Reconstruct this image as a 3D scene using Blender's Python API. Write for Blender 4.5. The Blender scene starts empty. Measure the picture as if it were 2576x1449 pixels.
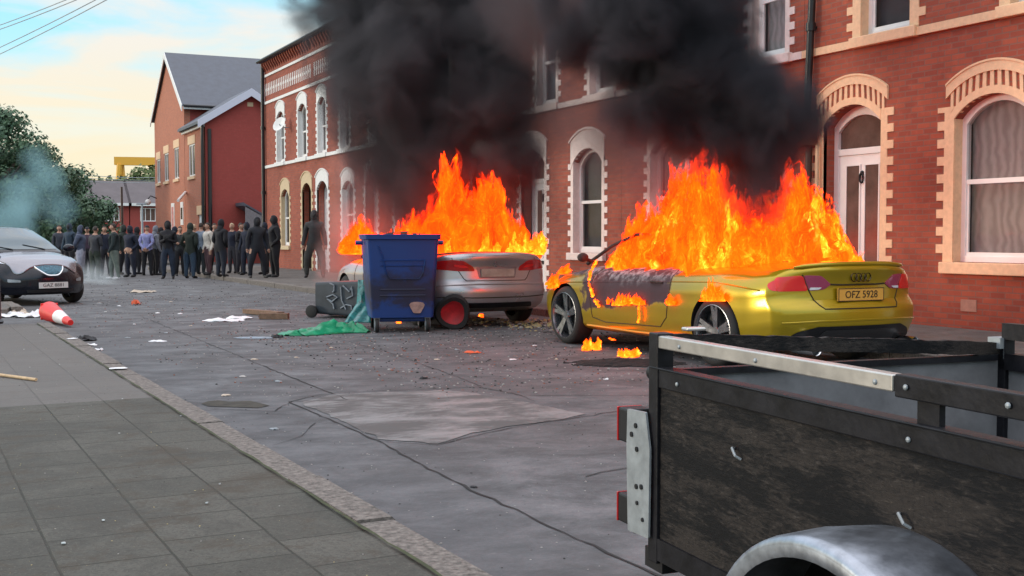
import bpy, bmesh, math, random
from mathutils import Vector, Matrix, noise
from mathutils.bvhtree import BVHTree
from mathutils.geometry import tessellate_polygon
R=math.radians; PI=math.pi
random.seed(7)
S=bpy.context.scene
COL=S.collection
# ------------------------------------------------------------------ camera
H=1.28; F=2950.; YAW=R(26.3); PITCH=math.atan(128.5/F)
cam=bpy.data.cameras.new('camera'); co=bpy.data.objects.new('camera',cam); COL.objects.link(co)
co.location=(0,0,H); co.rotation_euler=(PI/2-PITCH,0,-YAW)
cam.sensor_width=36; cam.lens=36*F/2576; cam.clip_start=.05; cam.clip_end=6000
S.camera=co
# ------------------------------------------------------------------ sky
W=bpy.data.worlds.new('World'); S.world=W; W.use_nodes=True
nt=W.node_tree; N=nt.nodes; L=nt.links
for n in list(N): N.remove(n)
def nd(N,t,**k):
    n=N.new(t)
    for a,b in k.items():
        if a in n.bl_rna.properties: setattr(n,a,b)
        else: n.inputs[a.replace('_',' ')].default_value=b
    return n
def ramp(N,stops,interp='LINEAR'):
    r=N.new('ShaderNodeValToRGB'); r.color_ramp.interpolation=interp
    e=r.color_ramp.elements
    while len(e)<len(stops): e.new(.5)
    for i,(p,c) in enumerate(stops):
        e[i].position=p; e[i].color=(*c,1) if len(c)==3 else c
    return r
SUN_EL,SUN_AZ=R(7),R(-62)      # low evening sun, off to the left behind the far end of the street
tc=nd(N,'ShaderNodeTexCoord'); sky=nd(N,'ShaderNodeTexSky')
sky.sky_type='NISHITA'; sky.sun_disc=False; sky.sun_elevation=SUN_EL; sky.sun_rotation=SUN_AZ; sky.dust_density=2.0; sky.ozone_density=2.0
skb=nd(N,'ShaderNodeVectorMath',operation='SCALE'); skb.inputs['Scale'].default_value=.10
L.new(sky.outputs[0],skb.inputs[0])
sep=nd(N,'ShaderNodeSeparateXYZ'); L.new(tc.outputs['Generated'],sep.inputs[0])
base=ramp(N,[(0.0,(.64,.48,.22)),(.03,(.63,.52,.30)),(.06,(.60,.58,.46)),(.09,(.53,.61,.60)),(.13,(.36,.59,.67)),(.18,(.27,.56,.69)),(.24,(.27,.55,.68)),(.42,(.62,.80,1.0)),(.7,(.98,1.0,1.10)),(1,(1.12,1.12,1.2))])
L.new(sep.outputs['Z'],base.inputs[0])
# clouds: stretched noise on the dome
mp=nd(N,'ShaderNodeMapping'); mp.inputs['Scale'].default_value=(2.2,2.2,11); mp.inputs['Location'].default_value=(.3,.7,.35); L.new(tc.outputs['Generated'],mp.inputs[0])
cn=nd(N,'ShaderNodeTexNoise'); cn.inputs['Scale'].default_value=1.5; cn.inputs['Detail'].default_value=7; cn.inputs['Roughness'].default_value=.55; cn.inputs['Distortion'].default_value=.5
L.new(mp.outputs[0],cn.inputs['Vector'])
cm=ramp(N,[(.46,(0,0,0)),(.62,(.9,.9,.9))]); L.new(cn.outputs[0],cm.inputs[0])
cc=ramp(N,[(0,(.64,.48,.25)),(.08,(.64,.55,.38)),(.17,(.62,.56,.50)),(.26,(.56,.57,.60)),(.45,(.95,.92,.92)),(1,(1.3,1.26,1.26))]); L.new(sep.outputs['Z'],cc.inputs[0])
mx=nd(N,'ShaderNodeMix',data_type='RGBA'); L.new(cm.outputs[0],mx.inputs[0]); L.new(base.outputs[0],mx.inputs[6]); L.new(cc.outputs[0],mx.inputs[7])
ad=nd(N,'ShaderNodeMix',data_type='RGBA',blend_type='MIX'); ad.inputs[0].default_value=.06
L.new(mx.outputs[2],ad.inputs[6]); L.new(skb.outputs[0],ad.inputs[7])
bg=nd(N,'ShaderNodeBackground'); bg.inputs[1].default_value=1.0; L.new(ad.outputs[2],bg.inputs[0])
wo=nd(N,'ShaderNodeOutputWorld'); L.new(bg.outputs[0],wo.inputs[0])
sl=bpy.data.lights.new('sun','SUN'); sl.energy=.85; sl.angle=R(12); sl.color=(1,.86,.68)
so=bpy.data.objects.new('sun',sl); COL.objects.link(so)
so.rotation_euler=Vector((math.sin(-SUN_AZ)*-math.cos(SUN_EL),math.cos(SUN_AZ)*math.cos(SUN_EL),math.sin(SUN_EL))).to_track_quat('Z','Y').to_euler()
S.view_settings.view_transform='Standard'; S.view_settings.look='None'; S.view_settings.exposure=.75; S.view_settings.gamma=1
S.cycles.max_bounces=6; S.cycles.volume_bounces=0; S.cycles.transparent_max_bounces=24; S.cycles.use_denoising=True
S.cycles.caustics_reflective=False; S.cycles.caustics_refractive=False; S.cycles.sample_clamp_indirect=4
S.cycles.volume_max_steps=128

# ------------------------------------------------------------------ helpers
FW=Vector((math.sin(YAW)*math.cos(PITCH),math.cos(YAW)*math.cos(PITCH),-math.sin(PITCH)))
RT=Vector((math.cos(YAW),-math.sin(YAW),0)); UP=RT.cross(FW)
def ray(x,y): return FW+RT*((x-1288)/F)-UP*((y-724.5)/F)
def G(x,y,z=0.):                     # ground point seen at photo coordinates
    r=ray(x,y); return Vector((0,0,H))+r*((z-H)/r.z)
def D(x,y,d): return Vector((0,0,H))+ray(x,y)*d      # point at depth d
def tag(o,label=None,cat=None,group=None,kind=None):
    if label: o['label']=label
    if cat: o['category']=cat
    if group: o['group']=group
    if kind: o['kind']=kind
    return o
def empty(name,loc=(0,0,0),rz=0,label=None,cat=None,group=None,s=1):
    o=bpy.data.objects.new(name,None); COL.objects.link(o); o.location=loc; o.rotation_euler=(0,0,rz); o.scale=(s,s,s)
    o.empty_display_size=.2
    return tag(o,label,cat,group)
class MB:
    def __init__(s): s.v=[];s.f=[];s.m=[]
    def add(s,vs,fs,mi=0):
        o=len(s.v); s.v+= [tuple(v) for v in vs]; s.f+=[tuple(i+o for i in f) for f in fs]; s.m+=[mi]*len(fs); return s
    def box(s,x0,x1,y0,y1,z0,z1,mi=0):
        vs=[(x,y,z) for x in (x0,x1) for y in (y0,y1) for z in (z0,z1)]
        return s.add(vs,[(0,1,3,2),(4,6,7,5),(0,4,5,1),(2,3,7,6),(0,2,6,4),(1,5,7,3)],mi)
    def obox(s,c,size,M=None,mi=0):
        a,b,d=[q/2 for q in size]; vs=[Vector((x,y,z)) for x in (-a,a) for y in (-b,b) for z in (-d,d)]
        if M: vs=[M@v for v in vs]
        c=Vector(c); return s.add([v+c for v in vs],[(0,1,3,2),(4,6,7,5),(0,4,5,1),(2,3,7,6),(0,2,6,4),(1,5,7,3)],mi)
    def tube(s,pts,r,n=8,mi=0,cap=True,sq=None):
        pts=[Vector(p) for p in pts]; k=len(pts); rs=r if isinstance(r,(list,tuple)) else [r]*k
        rings=[]; u=None
        for i,p in enumerate(pts):
            t=(pts[min(i+1,k-1)]-pts[max(i-1,0)]).normalized()
            if u is None: u=t.orthogonal().normalized()
            u=(u-t*u.dot(t)).normalized(); w=t.cross(u)
            rings.append([p+(u*math.cos(a)+w*math.sin(a))*rs[i] for a in [2*PI*j/n for j in range(n)]])
        vs=[v for q in rings for v in q]; fs=[(i*n+j,i*n+(j+1)%n,(i+1)*n+(j+1)%n,(i+1)*n+j) for i in range(k-1) for j in range(n)]
        if cap: fs+=[tuple(range(n))[::-1],tuple((k-1)*n+j for j in range(n))]
        return s.add(vs,fs,mi)
    def cyl(s,a,b,r,n=16,mi=0,r2=None): return s.tube([a,b],[r,r if r2 is None else r2],n,mi)
    def lathe(s,prof,n=24,axis='Z',c=(0,0,0),mi=0,closed=False):
        vs=[];c=Vector(c)
        for r,h in prof:
            for j in range(n):
                a=2*PI*j/n; x,y=r*math.cos(a),r*math.sin(a)
                vs.append(c+Vector({'Z':(x,y,h),'X':(h,x,y),'Y':(x,h,y)}[axis]))
        k=len(prof); fs=[(i*n+j,i*n+(j+1)%n,((i+1)%k)*n+(j+1)%n,((i+1)%k)*n+j) for i in range(k if closed else k-1) for j in range(n)]
        return s.add(vs,fs,mi)
    def prism(s,outer,holes,y0,y1,mi=0,back=True,M=None):   # polygon in (x,z), extruded y0..y1
        loops=[list(outer)]+[list(h) for h in holes]
        flat=[p for l in loops for p in l]
        tris=tessellate_polygon([[Vector((p[0],p[1],0)) for p in l] for l in loops])
        n=len(flat); vs=[Vector((p[0],y0,p[1])) for p in flat]+[Vector((p[0],y1,p[1])) for p in flat]
        fs=[tuple(t) for t in tris]
        if back: fs+=[tuple(i+n for i in t)[::-1] for t in tris]
        o=0
        for l in loops:
            k=len(l)
            for i in range(k):
                a,b=o+i,o+(i+1)%k; fs.append((a,b,b+n,a+n))
            o+=k
        if M: vs=[M@v for v in vs]
        return s.add(vs,fs,mi)
    def ball(s,c,r,n=12,m=8,mi=0,fn=None):
        c=Vector(c); r=Vector(r) if hasattr(r,'__len__') else Vector((r,r,r)); vs=[]
        for i in range(1,m):
            t=PI*i/m
            for j in range(n):
                p=2*PI*j/n; d=Vector((math.sin(t)*math.cos(p),math.sin(t)*math.sin(p),math.cos(t)))
                q=Vector((d.x*r.x,d.y*r.y,d.z*r.z)); 
                if fn: q=fn(d,q)
                vs.append(c+q)
        q1=Vector((0,0,r.z)); q2=-q1
        if fn: q1=fn(Vector((0,0,1)),q1); q2=fn(Vector((0,0,-1)),q2)
        vs+=[c+q1,c+q2]; a=len(vs)-2; fs=[(i*n+j,(i+1)*n+j,(i+1)*n+(j+1)%n,i*n+(j+1)%n) for i in range(m-2) for j in range(n)]
        fs+=[(a,j,(j+1)%n) for j in range(n)]+[(a+1,(m-2)*n+(j+1)%n,(m-2)*n+j) for j in range(n)]
        return s.add(vs,fs,mi)
    def mesh(s,name,mats,smooth=None,fixn=True):
        me=bpy.data.meshes.new(name); me.from_pydata(s.v,[],s.f)
        for m in (mats if isinstance(mats,(list,tuple)) else [mats]): me.materials.append(m)
        for i,p in enumerate(me.polygons): p.material_index=s.m[i]
        if fixn:
            bm=bmesh.new(); bm.from_mesh(me); bmesh.ops.recalc_face_normals(bm,faces=bm.faces); bm.to_mesh(me); bm.free()
        if smooth is not None:
            me.shade_smooth(); me.set_sharp_from_angle(angle=R(smooth))
        me.update(); return me
    def build(s,name,mats,parent=None,smooth=None,loc=None,rz=0,fixn=True,bevel=0,label=None,cat=None,group=None,kind=None):
        o=bpy.data.objects.new(name,s.mesh(name,mats,smooth,fixn)); COL.objects.link(o)
        if parent is not None: o.parent=parent
        if loc is not None: o.location=loc; o.rotation_euler=(0,0,rz)
        if bevel:
            b=o.modifiers.new('bevel','BEVEL'); b.width=bevel; b.segments=2; b.limit_method='ANGLE'; b.angle_limit=R(35)
        return tag(o,label,cat,group,kind)
def objm(name,me,parent=None,loc=None,rz=0):
    o=bpy.data.objects.new(name,me); COL.objects.link(o)
    if parent is not None: o.parent=parent
    if loc is not None: o.location=loc; o.rotation_euler=(0,0,rz)
    return o
def text_mesh(txt,size,depth=.002,align='CENTER'):
    cu=bpy.data.curves.new('t','FONT'); cu.body=txt; cu.size=size; cu.extrude=depth; cu.align_x=align; cu.align_y='CENTER'; cu.resolution_u=3
    o=bpy.data.objects.new('t',cu); COL.objects.link(o); dg=bpy.context.evaluated_depsgraph_get(); dg.update()
    me=bpy.data.meshes.new_from_object(o.evaluated_get(dg)); bpy.data.objects.remove(o); bpy.data.curves.remove(cu)
    return me
def copy_tree(o,parent=None):
    c=o.copy(); COL.objects.link(c)
    if parent is not None: c.parent=parent
    for ch in o.children: copy_tree(ch,c)
    return c
# ------------------------------------------------------------------ materials
def mat(name,col,rough=.6,metal=0,var=.0,vs=8,bump=0,bs=60,coat=0,emit=None,es=1,spec=None,alpha=None,var2=None,coords='Object',spk=None):
    m=bpy.data.materials.new(name); m.use_nodes=True; T=m.node_tree; n=T.nodes; b=n['Principled BSDF']
    b.inputs['Base Color'].default_value=(*col,1); b.inputs['Roughness'].default_value=rough; b.inputs['Metallic'].default_value=metal
    if coat: b.inputs['Coat Weight'].default_value=coat; b.inputs['Coat Roughness'].default_value=.08
    if spec is not None: b.inputs['Specular IOR Level'].default_value=spec
    if emit: b.inputs['Emission Color'].default_value=(*emit,1); b.inputs['Emission Strength'].default_value=es
    if alpha is not None: b.inputs['Alpha'].default_value=alpha
    t=n.new('ShaderNodeTexCoord')
    if var:
        no=nd(n,'ShaderNodeTexNoise'); no.inputs['Scale'].default_value=vs; no.inputs['Detail'].default_value=6; no.inputs['Roughness'].default_value=.65
        T.links.new(t.outputs[coords],no.inputs['Vector'])
        c2=var2 or tuple(min(1,c*1.0) for c in col)
        r=ramp(n,[(.32,tuple(c*(1-var) for c in col)),(.68,tuple(min(1,c*(1+var)) for c in c2))])
        T.links.new(no.outputs[0],r.inputs[0]); T.links.new(r.outputs[0],b.inputs['Base Color'])
        mr=nd(n,'ShaderNodeMapRange'); mr.inputs['To Min'].default_value=max(.02,rough-.12); mr.inputs['To Max'].default_value=min(1,rough+.12)
        T.links.new(no.outputs[0],mr.inputs['Value']); T.links.new(mr.outputs[0],b.inputs['Roughness'])
    if bump:
        no=nd(n,'ShaderNodeTexNoise'); no.inputs['Scale'].default_value=bs; no.inputs['Detail'].default_value=4
        T.links.new(t.outputs[coords],no.inputs['Vector'])
        bp=nd(n,'ShaderNodeBump'); bp.inputs['Strength'].default_value=bump; bp.inputs['Distance'].default_value=.01
        T.links.new(no.outputs[0],bp.inputs['Height']); T.links.new(bp.outputs[0],b.inputs['Normal'])
    return m
def math_(n,T,op,a,b=None,clamp=False):
    m=n.new('ShaderNodeMath'); m.operation=op; m.use_clamp=clamp
    for i,q in enumerate((a,b)):
        if q is None: continue
        if isinstance(q,(int,float)): m.inputs[i].default_value=q
        else: T.links.new(q,m.inputs[i])
    return m.outputs[0]
def mixc(n,T,f,a,b):
    m=n.new('ShaderNodeMix'); m.data_type='RGBA'
    for i,q in ((0,f),(6,a),(7,b)):
        if isinstance(q,(int,float)): m.inputs[i].default_value=q
        elif isinstance(q,tuple): m.inputs[i].default_value=(*q,1)
        else: T.links.new(q,m.inputs[i])
    return m.outputs[2]
def noi(n,T,vec,scale,detail=5,rough=.6,dist=0):
    q=n.new('ShaderNodeTexNoise'); q.inputs['Scale'].default_value=scale; q.inputs['Detail'].default_value=detail; q.inputs['Roughness'].default_value=rough; q.inputs['Distortion'].default_value=dist
    T.links.new(vec,q.inputs['Vector']); return q.outputs[0]
def smooth(n,T,v,lo,hi,a=0.,b=1.):
    q=n.new('ShaderNodeMapRange'); q.interpolation_type='SMOOTHSTEP'
    q.inputs['From Min'].default_value=lo; q.inputs['From Max'].default_value=hi; q.inputs['To Min'].default_value=a; q.inputs['To Max'].default_value=b
    T.links.new(v,q.inputs['Value']); return q.outputs[0]
def brick_mat(name,c1,c2,mortar,bw=.225,bh=.075,ms=.009,dirt=.35):
    m=bpy.data.materials.new(name); m.use_nodes=True; T=m.node_tree; n=T.nodes; b=n['Principled BSDF']
    g=n.new('ShaderNodeNewGeometry'); s=n.new('ShaderNodeSeparateXYZ'); T.links.new(g.outputs['Position'],s.inputs[0])
    u=math_(n,T,'ADD',s.outputs[0],s.outputs[1]); c=n.new('ShaderNodeCombineXYZ'); T.links.new(u,c.inputs[0]); T.links.new(s.outputs[2],c.inputs[1])
    br=n.new('ShaderNodeTexBrick'); T.links.new(c.outputs[0],br.inputs['Vector'])
    for k,v in (('Scale',1),('Mortar Size',ms),('Mortar Smooth',.1),('Brick Width',bw),('Row Height',bh),('Bias',-.1)): br.inputs[k].default_value=v
    br.inputs['Color1'].default_value=(*c1,1); br.inputs['Color2'].default_value=(*c2,1); br.inputs['Mortar'].default_value=(*mortar,1)
    br.offset=.5
    d=noi(n,T,g.outputs['Position'],.9,7,.65); d2=noi(n,T,g.outputs['Position'],9,5,.7)
    col=mixc(n,T,smooth(n,T,d,.42,.72,0,dirt),br.outputs[0],tuple(q*.38 for q in c2))
    col=mixc(n,T,smooth(n,T,d2,.5,.8,0,.28),col,tuple(min(1,q*1.6+.02) for q in c1))
    # pale salt bloom low on the wall
    low=smooth(n,T,s.outputs[2],.75,.35,0,1)
    bl=smooth(n,T,noi(n,T,g.outputs['Position'],2.6,6,.7),.60,.74,0,.5)
    col=mixc(n,T,math_(n,T,'MULTIPLY',low,bl),col,(.34,.20,.17))
    T.links.new(col,b.inputs['Base Color']); b.inputs['Roughness'].default_value=.82
    bp=n.new('ShaderNodeBump'); bp.inputs['Strength'].default_value=.5; bp.inputs['Distance'].default_value=.006; bp.invert=True
    T.links.new(br.outputs['Fac'],bp.inputs['Height']); T.links.new(bp.outputs[0],b.inputs['Normal'])
    return m
M={}
M['brick']=brick_mat('red_brick',(.39,.090,.046),(.27,.058,.034),(.25,.11,.08))
M['brick2']=brick_mat('orange_brick',(.52,.17,.09),(.44,.14,.08),(.40,.22,.16),dirt=.15)
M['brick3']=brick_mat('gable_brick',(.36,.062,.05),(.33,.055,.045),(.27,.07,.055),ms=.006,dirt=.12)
M['cream']=mat('cream_paint',(.80,.54,.33),.6,var=.10,vs=14,bump=.15)
M['creamj']=brick_mat('cream_brick',(.80,.54,.31),(.72,.47,.27),(.50,.33,.20),dirt=.2)
M['pink']=mat('pale_pink_paint',(.80,.68,.63),.55,var=.10,vs=10)
M['white']=mat('white_paint',(.80,.80,.78),.5,var=.07,vs=10)
M['tan']=mat('tan_paint',(.62,.48,.30),.6,var=.08,vs=10)
M['upvc']=mat('white_plastic_frame',(.82,.81,.80),.35,var=.04,vs=5)
M['glass']=mat('window_glass',(.03,.035,.04),.04,spec=.8)
M['glass'].node_tree.nodes['Principled BSDF'].inputs['Alpha'].default_value=.22
M['darkglass']=mat('dark_glass',(.13,.085,.07),.15,var=.25,vs=3)
def curtain_mat():
    m=bpy.data.materials.new('net_curtain'); m.use_nodes=True; T=m.node_tree; n=T.nodes; b=n['Principled BSDF']
    t=n.new('ShaderNodeTexCoord'); w=n.new('ShaderNodeTexWave'); w.inputs['Scale'].default_value=2.2; w.inputs['Distortion'].default_value=9; w.inputs['Detail'].default_value=3
    T.links.new(t.outputs['Object'],w.inputs['Vector'])
    T.links.new(mixc(n,T,w.outputs[0],(.52,.44,.42),(.72,.63,.60)),b.inputs['Base Color']); b.inputs['Roughness'].default_value=.9
    b.inputs['Alpha'].default_value=1
    return m
M['curtain']=curtain_mat()
M['grey_curtain']=mat('grey_blind',(.11,.10,.11),.9,var=.2,vs=4)
M['slate']=mat('slate_roof',(.085,.095,.12),.55,var=.2,vs=3,bump=.3,bs=8)
M['black']=mat('black_plastic',(.012,.012,.014),.5,spec=.3,var=.3,vs=8)
M['blackpaint']=mat('black_paint',(.014,.014,.016),.35,var=.3,vs=20)
M['rubber']=mat('tyre_rubber',(.018,.018,.018),.8,var=.25,vs=20)
M['rimgrey']=mat('grey_alloy',(.24,.25,.27),.28,metal=.9,var=.2,vs=10)
M['rimdark']=mat('dark_alloy_recess',(.02,.02,.022),.5)
M['chrome']=mat('chrome',(.75,.76,.78),.12,metal=1)
M['steel']=mat('galvanised_steel',(.34,.37,.42),.36,metal=.9,var=.28,vs=16,bump=.08,bs=30)
M['alu']=mat('worn_aluminium_edge',(.55,.53,.50),.36,metal=.8,var=.18,vs=9)
M['greyplate']=mat('grey_zinc_plate',(.30,.33,.35),.5,metal=.35,var=.2,vs=14,bump=.1)
M['ply_in']=mat('weathered_grey_board',(.15,.15,.155),.8,var=.35,vs=5,bump=.2,bs=20)
M['redlens']=mat('red_lens',(.42,.01,.012),.18,coat=.5)
M['redlens'].node_tree.nodes['Principled BSDF'].inputs['Coat Roughness'].default_value=.05
M['redlensb']=mat('bright_red_lens',(.75,.02,.02),.2,coat=.5)
M['pinklens']=mat('smoky_pink_lens',(.34,.05,.11),.15,coat=.6)
M['headlamp']=mat('headlamp_glass',(.62,.66,.70),.12,spec=.9,var=.2,vs=12)
M['bluebin']=mat('blue_bin_plastic',(.008,.05,.22),.42,var=.4,vs=5,bump=.05)
M['greenbag']=mat('green_plastic_sheet',(.003,.20,.085),.35,var=.3,vs=6,var2=(.006,.27,.12))
M['tealbag']=mat('teal_plastic_sheet',(.01,.12,.11),.3,var=.5,vs=9,var2=(.03,.18,.17))
M['darkbin']=mat('charcoal_bin_plastic',(.035,.045,.055),.5,var=.3,vs=4)
M['chalk']=mat('chalky_paint_mark',(.22,.25,.28),.8,var=.3,vs=20)
M['whitepl']=mat('white_litter',(.78,.79,.80),.6,var=.06,vs=30)
M['palelit']=mat('buff_litter',(.50,.42,.33),.8,var=.2,vs=30)
M['orange']=mat('orange_litter',(.75,.12,.04),.6)
M['wood']=mat('raw_timber',(.50,.36,.21),.7,var=.25,vs=14)
M['brownwood']=mat('brown_timber',(.20,.12,.075),.8,var=.35,vs=14,bump=.3,bs=30)
M['conered']=mat('cone_red',(.72,.022,.018),.45,var=.12,vs=12)
M['conewhite']=mat('cone_white_band',(.78,.76,.76),.5,var=.12,vs=25)
M['ash']=mat('black_ash',(.012,.011,.011),.95,bump=.8,bs=40)
M['gold']=None
M['platey']=mat('yellow_plate',(.72,.36,.06),.45)
M['platew']=mat('white_plate',(.70,.70,.68),.45)
M['ink']=mat('plate_ink',(.03,.015,.01),.5)
M['kerb']=mat('granite_kerb',(.15,.132,.118),.9,var=.62,vs=34,bump=.5,bs=60,coords='Object')
M['kerbstone']=M['kerb']
# ------------------------------------------------------------------ ground, road, pavements
def concrete():
    m=bpy.data.materials.new('old_concrete_road'); m.use_nodes=True; T=m.node_tree; n=T.nodes; b=n['Principled BSDF']
    g=n.new('ShaderNodeNewGeometry'); P=g.outputs['Position']
    mp=n.new('ShaderNodeMapping'); mp.inputs['Rotation'].default_value=(0,0,R(35)); mp.inputs['Scale'].default_value=(1.1,1.5,1); T.links.new(P,mp.inputs[0])
    a=noi(n,T,mp.outputs[0],1.5,10,.72,.3); b1=noi(n,T,P,.35,5,.6); c=noi(n,T,P,46,4,.8); w=noi(n,T,P,3.2,9,.76,.4)
    col=mixc(n,T,smooth(n,T,a,.30,.72),(.056,.056,.059),(.165,.167,.175))
    col=mixc(n,T,smooth(n,T,b1,.42,.66,0,.55),col,(.072,.063,.063))
    col=mixc(n,T,smooth(n,T,w,.60,.80,0,.5),col,(.26,.26,.265))
    col=mixc(n,T,smooth(n,T,w,.42,.28,0,.6),col,(.055,.055,.058))
    col=mixc(n,T,smooth(n,T,c,.44,.62,0,.35),col,(.05,.05,.052))
    col=mixc(n,T,smooth(n,T,c,.60,.72,0,.5),col,(.36,.355,.35))
    q2=noi(n,T,P,14,7,.78,.3); col=mixc(n,T,smooth(n,T,q2,.40,.30,0,.6),col,(.04,.04,.042)); col=mixc(n,T,smooth(n,T,q2,.58,.70,0,.45),col,(.27,.265,.26))
    sp=noi(n,T,P,.8,6,.7,1.2); col=mixc(n,T,smooth(n,T,sp,.56,.68,0,.65),col,(.062,.055,.052))
    # greener, darker oil-stained strip beside the near kerb
    s=n.new('ShaderNodeSeparateXYZ'); T.links.new(P,s.inputs[0])
    e=smooth(n,T,math_(n,T,'ADD',s.outputs[0],math_(n,T,'MULTIPLY',w,.8)),3.4,2.2,0,.45)
    col=mixc(n,T,e,col,(.085,.088,.092))
    T.links.new(col,b.inputs['Base Color'])
    T.links.new(smooth(n,T,a,.35,.7,.9,.66),b.inputs['Roughness']); 
    bp=n.new('ShaderNodeBump'); bp.inputs['Strength'].default_value=.55; bp.inputs['Distance'].default_value=.012
    T.links.new(math_(n,T,'ADD',w,math_(n,T,'MULTIPLY',c,.35)),bp.inputs['Height']); T.links.new(bp.outputs[0],b.inputs['Normal'])
    return m
def slabs(name,c1,c2,mortar,bw,rh,off,rot=0,sh=0.,fresh=None):
    m=bpy.data.materials.new(name); m.use_nodes=True; T=m.node_tree; n=T.nodes; b=n['Principled BSDF']
    g=n.new('ShaderNodeNewGeometry'); mp=n.new('ShaderNodeMapping'); mp.inputs['Rotation'].default_value=(0,0,rot); mp.inputs['Location'].default_value=(0,sh,0)
    wn=n.new('ShaderNodeTexNoise'); wn.inputs['Scale'].default_value=3; wn.inputs['Detail'].default_value=4; T.links.new(g.outputs['Position'],wn.inputs['Vector'])
    wv=n.new('ShaderNodeVectorMath'); wv.operation='SCALE'; wv.inputs['Scale'].default_value=.014; T.links.new(wn.outputs['Color'],wv.inputs[0])
    av=n.new('ShaderNodeVectorMath'); T.links.new(g.outputs['Position'],av.inputs[0]); T.links.new(wv.outputs[0],av.inputs[1])
    T.links.new(av.outputs[0],mp.inputs[0])
    br=n.new('ShaderNodeTexBrick'); T.links.new(mp.outputs[0],br.inputs['Vector']); br.offset=off
    for k,v in (('Scale',1),('Mortar Size',.006),('Mortar Smooth',.5),('Brick Width',bw),('Row Height',rh),('Bias',0)): br.inputs[k].default_value=v
    br.inputs['Color1'].default_value=(*c1,1); br.inputs['Color2'].default_value=(*c2,1); br.inputs['Mortar'].default_value=(*mortar,1)
    P=g.outputs['Position']
    col=mixc(n,T,smooth(n,T,noi(n,T,P,1.1,9,.75,.5),.42,.60,0,.75),br.outputs[0],tuple(q*.6 for q in c1))
    col=mixc(n,T,smooth(n,T,noi(n,T,P,6,6,.7),.56,.76,0,.35),col,tuple(min(1,q*1.7) for q in c1))
    col=mixc(n,T,smooth(n,T,noi(n,T,P,70,3,.75),.47,.62,0,.55),col,tuple(q*.42 for q in c1))
    col=mixc(n,T,smooth(n,T,noi(n,T,P,2.3,8,.75,.5),.50,.62,0,.8),col,(c1[0]*.72,c1[1]*.58,c1[2]*.46))
    col=mixc(n,T,smooth(n,T,noi(n,T,P,110,2,.6),.62,.72,0,.5),col,tuple(min(1,q*2.6) for q in c1))
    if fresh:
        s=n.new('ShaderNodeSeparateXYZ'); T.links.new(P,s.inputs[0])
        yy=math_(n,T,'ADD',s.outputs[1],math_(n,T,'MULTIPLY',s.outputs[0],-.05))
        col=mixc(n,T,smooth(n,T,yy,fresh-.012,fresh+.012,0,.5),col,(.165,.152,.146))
    T.links.new(col,b.inputs['Base Color']); b.inputs['Roughness'].default_value=.85
    bp=n.new('ShaderNodeBump'); bp.inputs['Strength'].default_value=.7; bp.inputs['Distance'].default_value=.008; bp.invert=True
    T.links.new(math_(n,T,'ADD',br.outputs['Fac'],math_(n,T,'MULTIPLY',noi(n,T,P,30,5,.7),.4)),bp.inputs['Height']); T.links.new(bp.outputs[0],b.inputs['Normal'])
    return m
M['road']=concrete()
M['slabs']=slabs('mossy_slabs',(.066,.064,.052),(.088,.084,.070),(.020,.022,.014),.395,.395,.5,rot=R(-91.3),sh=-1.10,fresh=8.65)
M['slabs2']=slabs('pale_slabs',(.135,.125,.115),(.16,.147,.135),(.07,.066,.06),.6,.6,.5)
M['tar']=mat('dark_crack_filler',(.022,.022,.022),.9)
M['ground']=mat('rough_ground',(.09,.10,.07),.9,var=.3,vs=.2)
MB().add([(-1500,-300,-.03),(1500,-300,-.03),(1500,2600,-.03),(-1500,2600,-.03)],[(0,1,2,3)]).build('ground',M['ground'],kind='structure')
# road: one sheet, finely cut only as wide as needed
MB().add([(-60,-8,0),(90,-8,0),(90,120,0),(-60,120,0)],[(0,1,2,3)]).build('road',M['road'],kind='structure')
def ground_poly(name,pts,z0,z1,m,**k):
    b=MB(); n=len(pts); b.add([(p[0],p[1],z0) for p in pts]+[(p[0],p[1],z1) for p in pts],[tuple(range(n,2*n))]+[(i,(i+1)%n,n+(i+1)%n,n+i) for i in range(n)])
    return b.build(name,m,kind='structure',**k)
kx=lambda y:1.54-.0225*(y-3.7)
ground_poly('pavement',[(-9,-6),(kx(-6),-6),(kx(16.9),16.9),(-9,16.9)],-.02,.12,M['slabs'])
ground_poly('pavement',[(-9,20.4),(1.05,20.4),(1.15,21.2),(1.12,22.9),(-.6,23.5),(-9,23.5)],-.02,.12,M['slabs2'])
ground_poly('pavement',[(9.0,-6),(11.7,-6),(11.7,47.5),(7.72,47.5),(7.9,22.5),(9.0,20.5)],-.02,.12,M['slabs2'])
ground_poly('pavement',[(8.6,54.5),(11.7,54.5),(11.7,90),(8.6,90)],-.02,.12,M['slabs2'])
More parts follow.
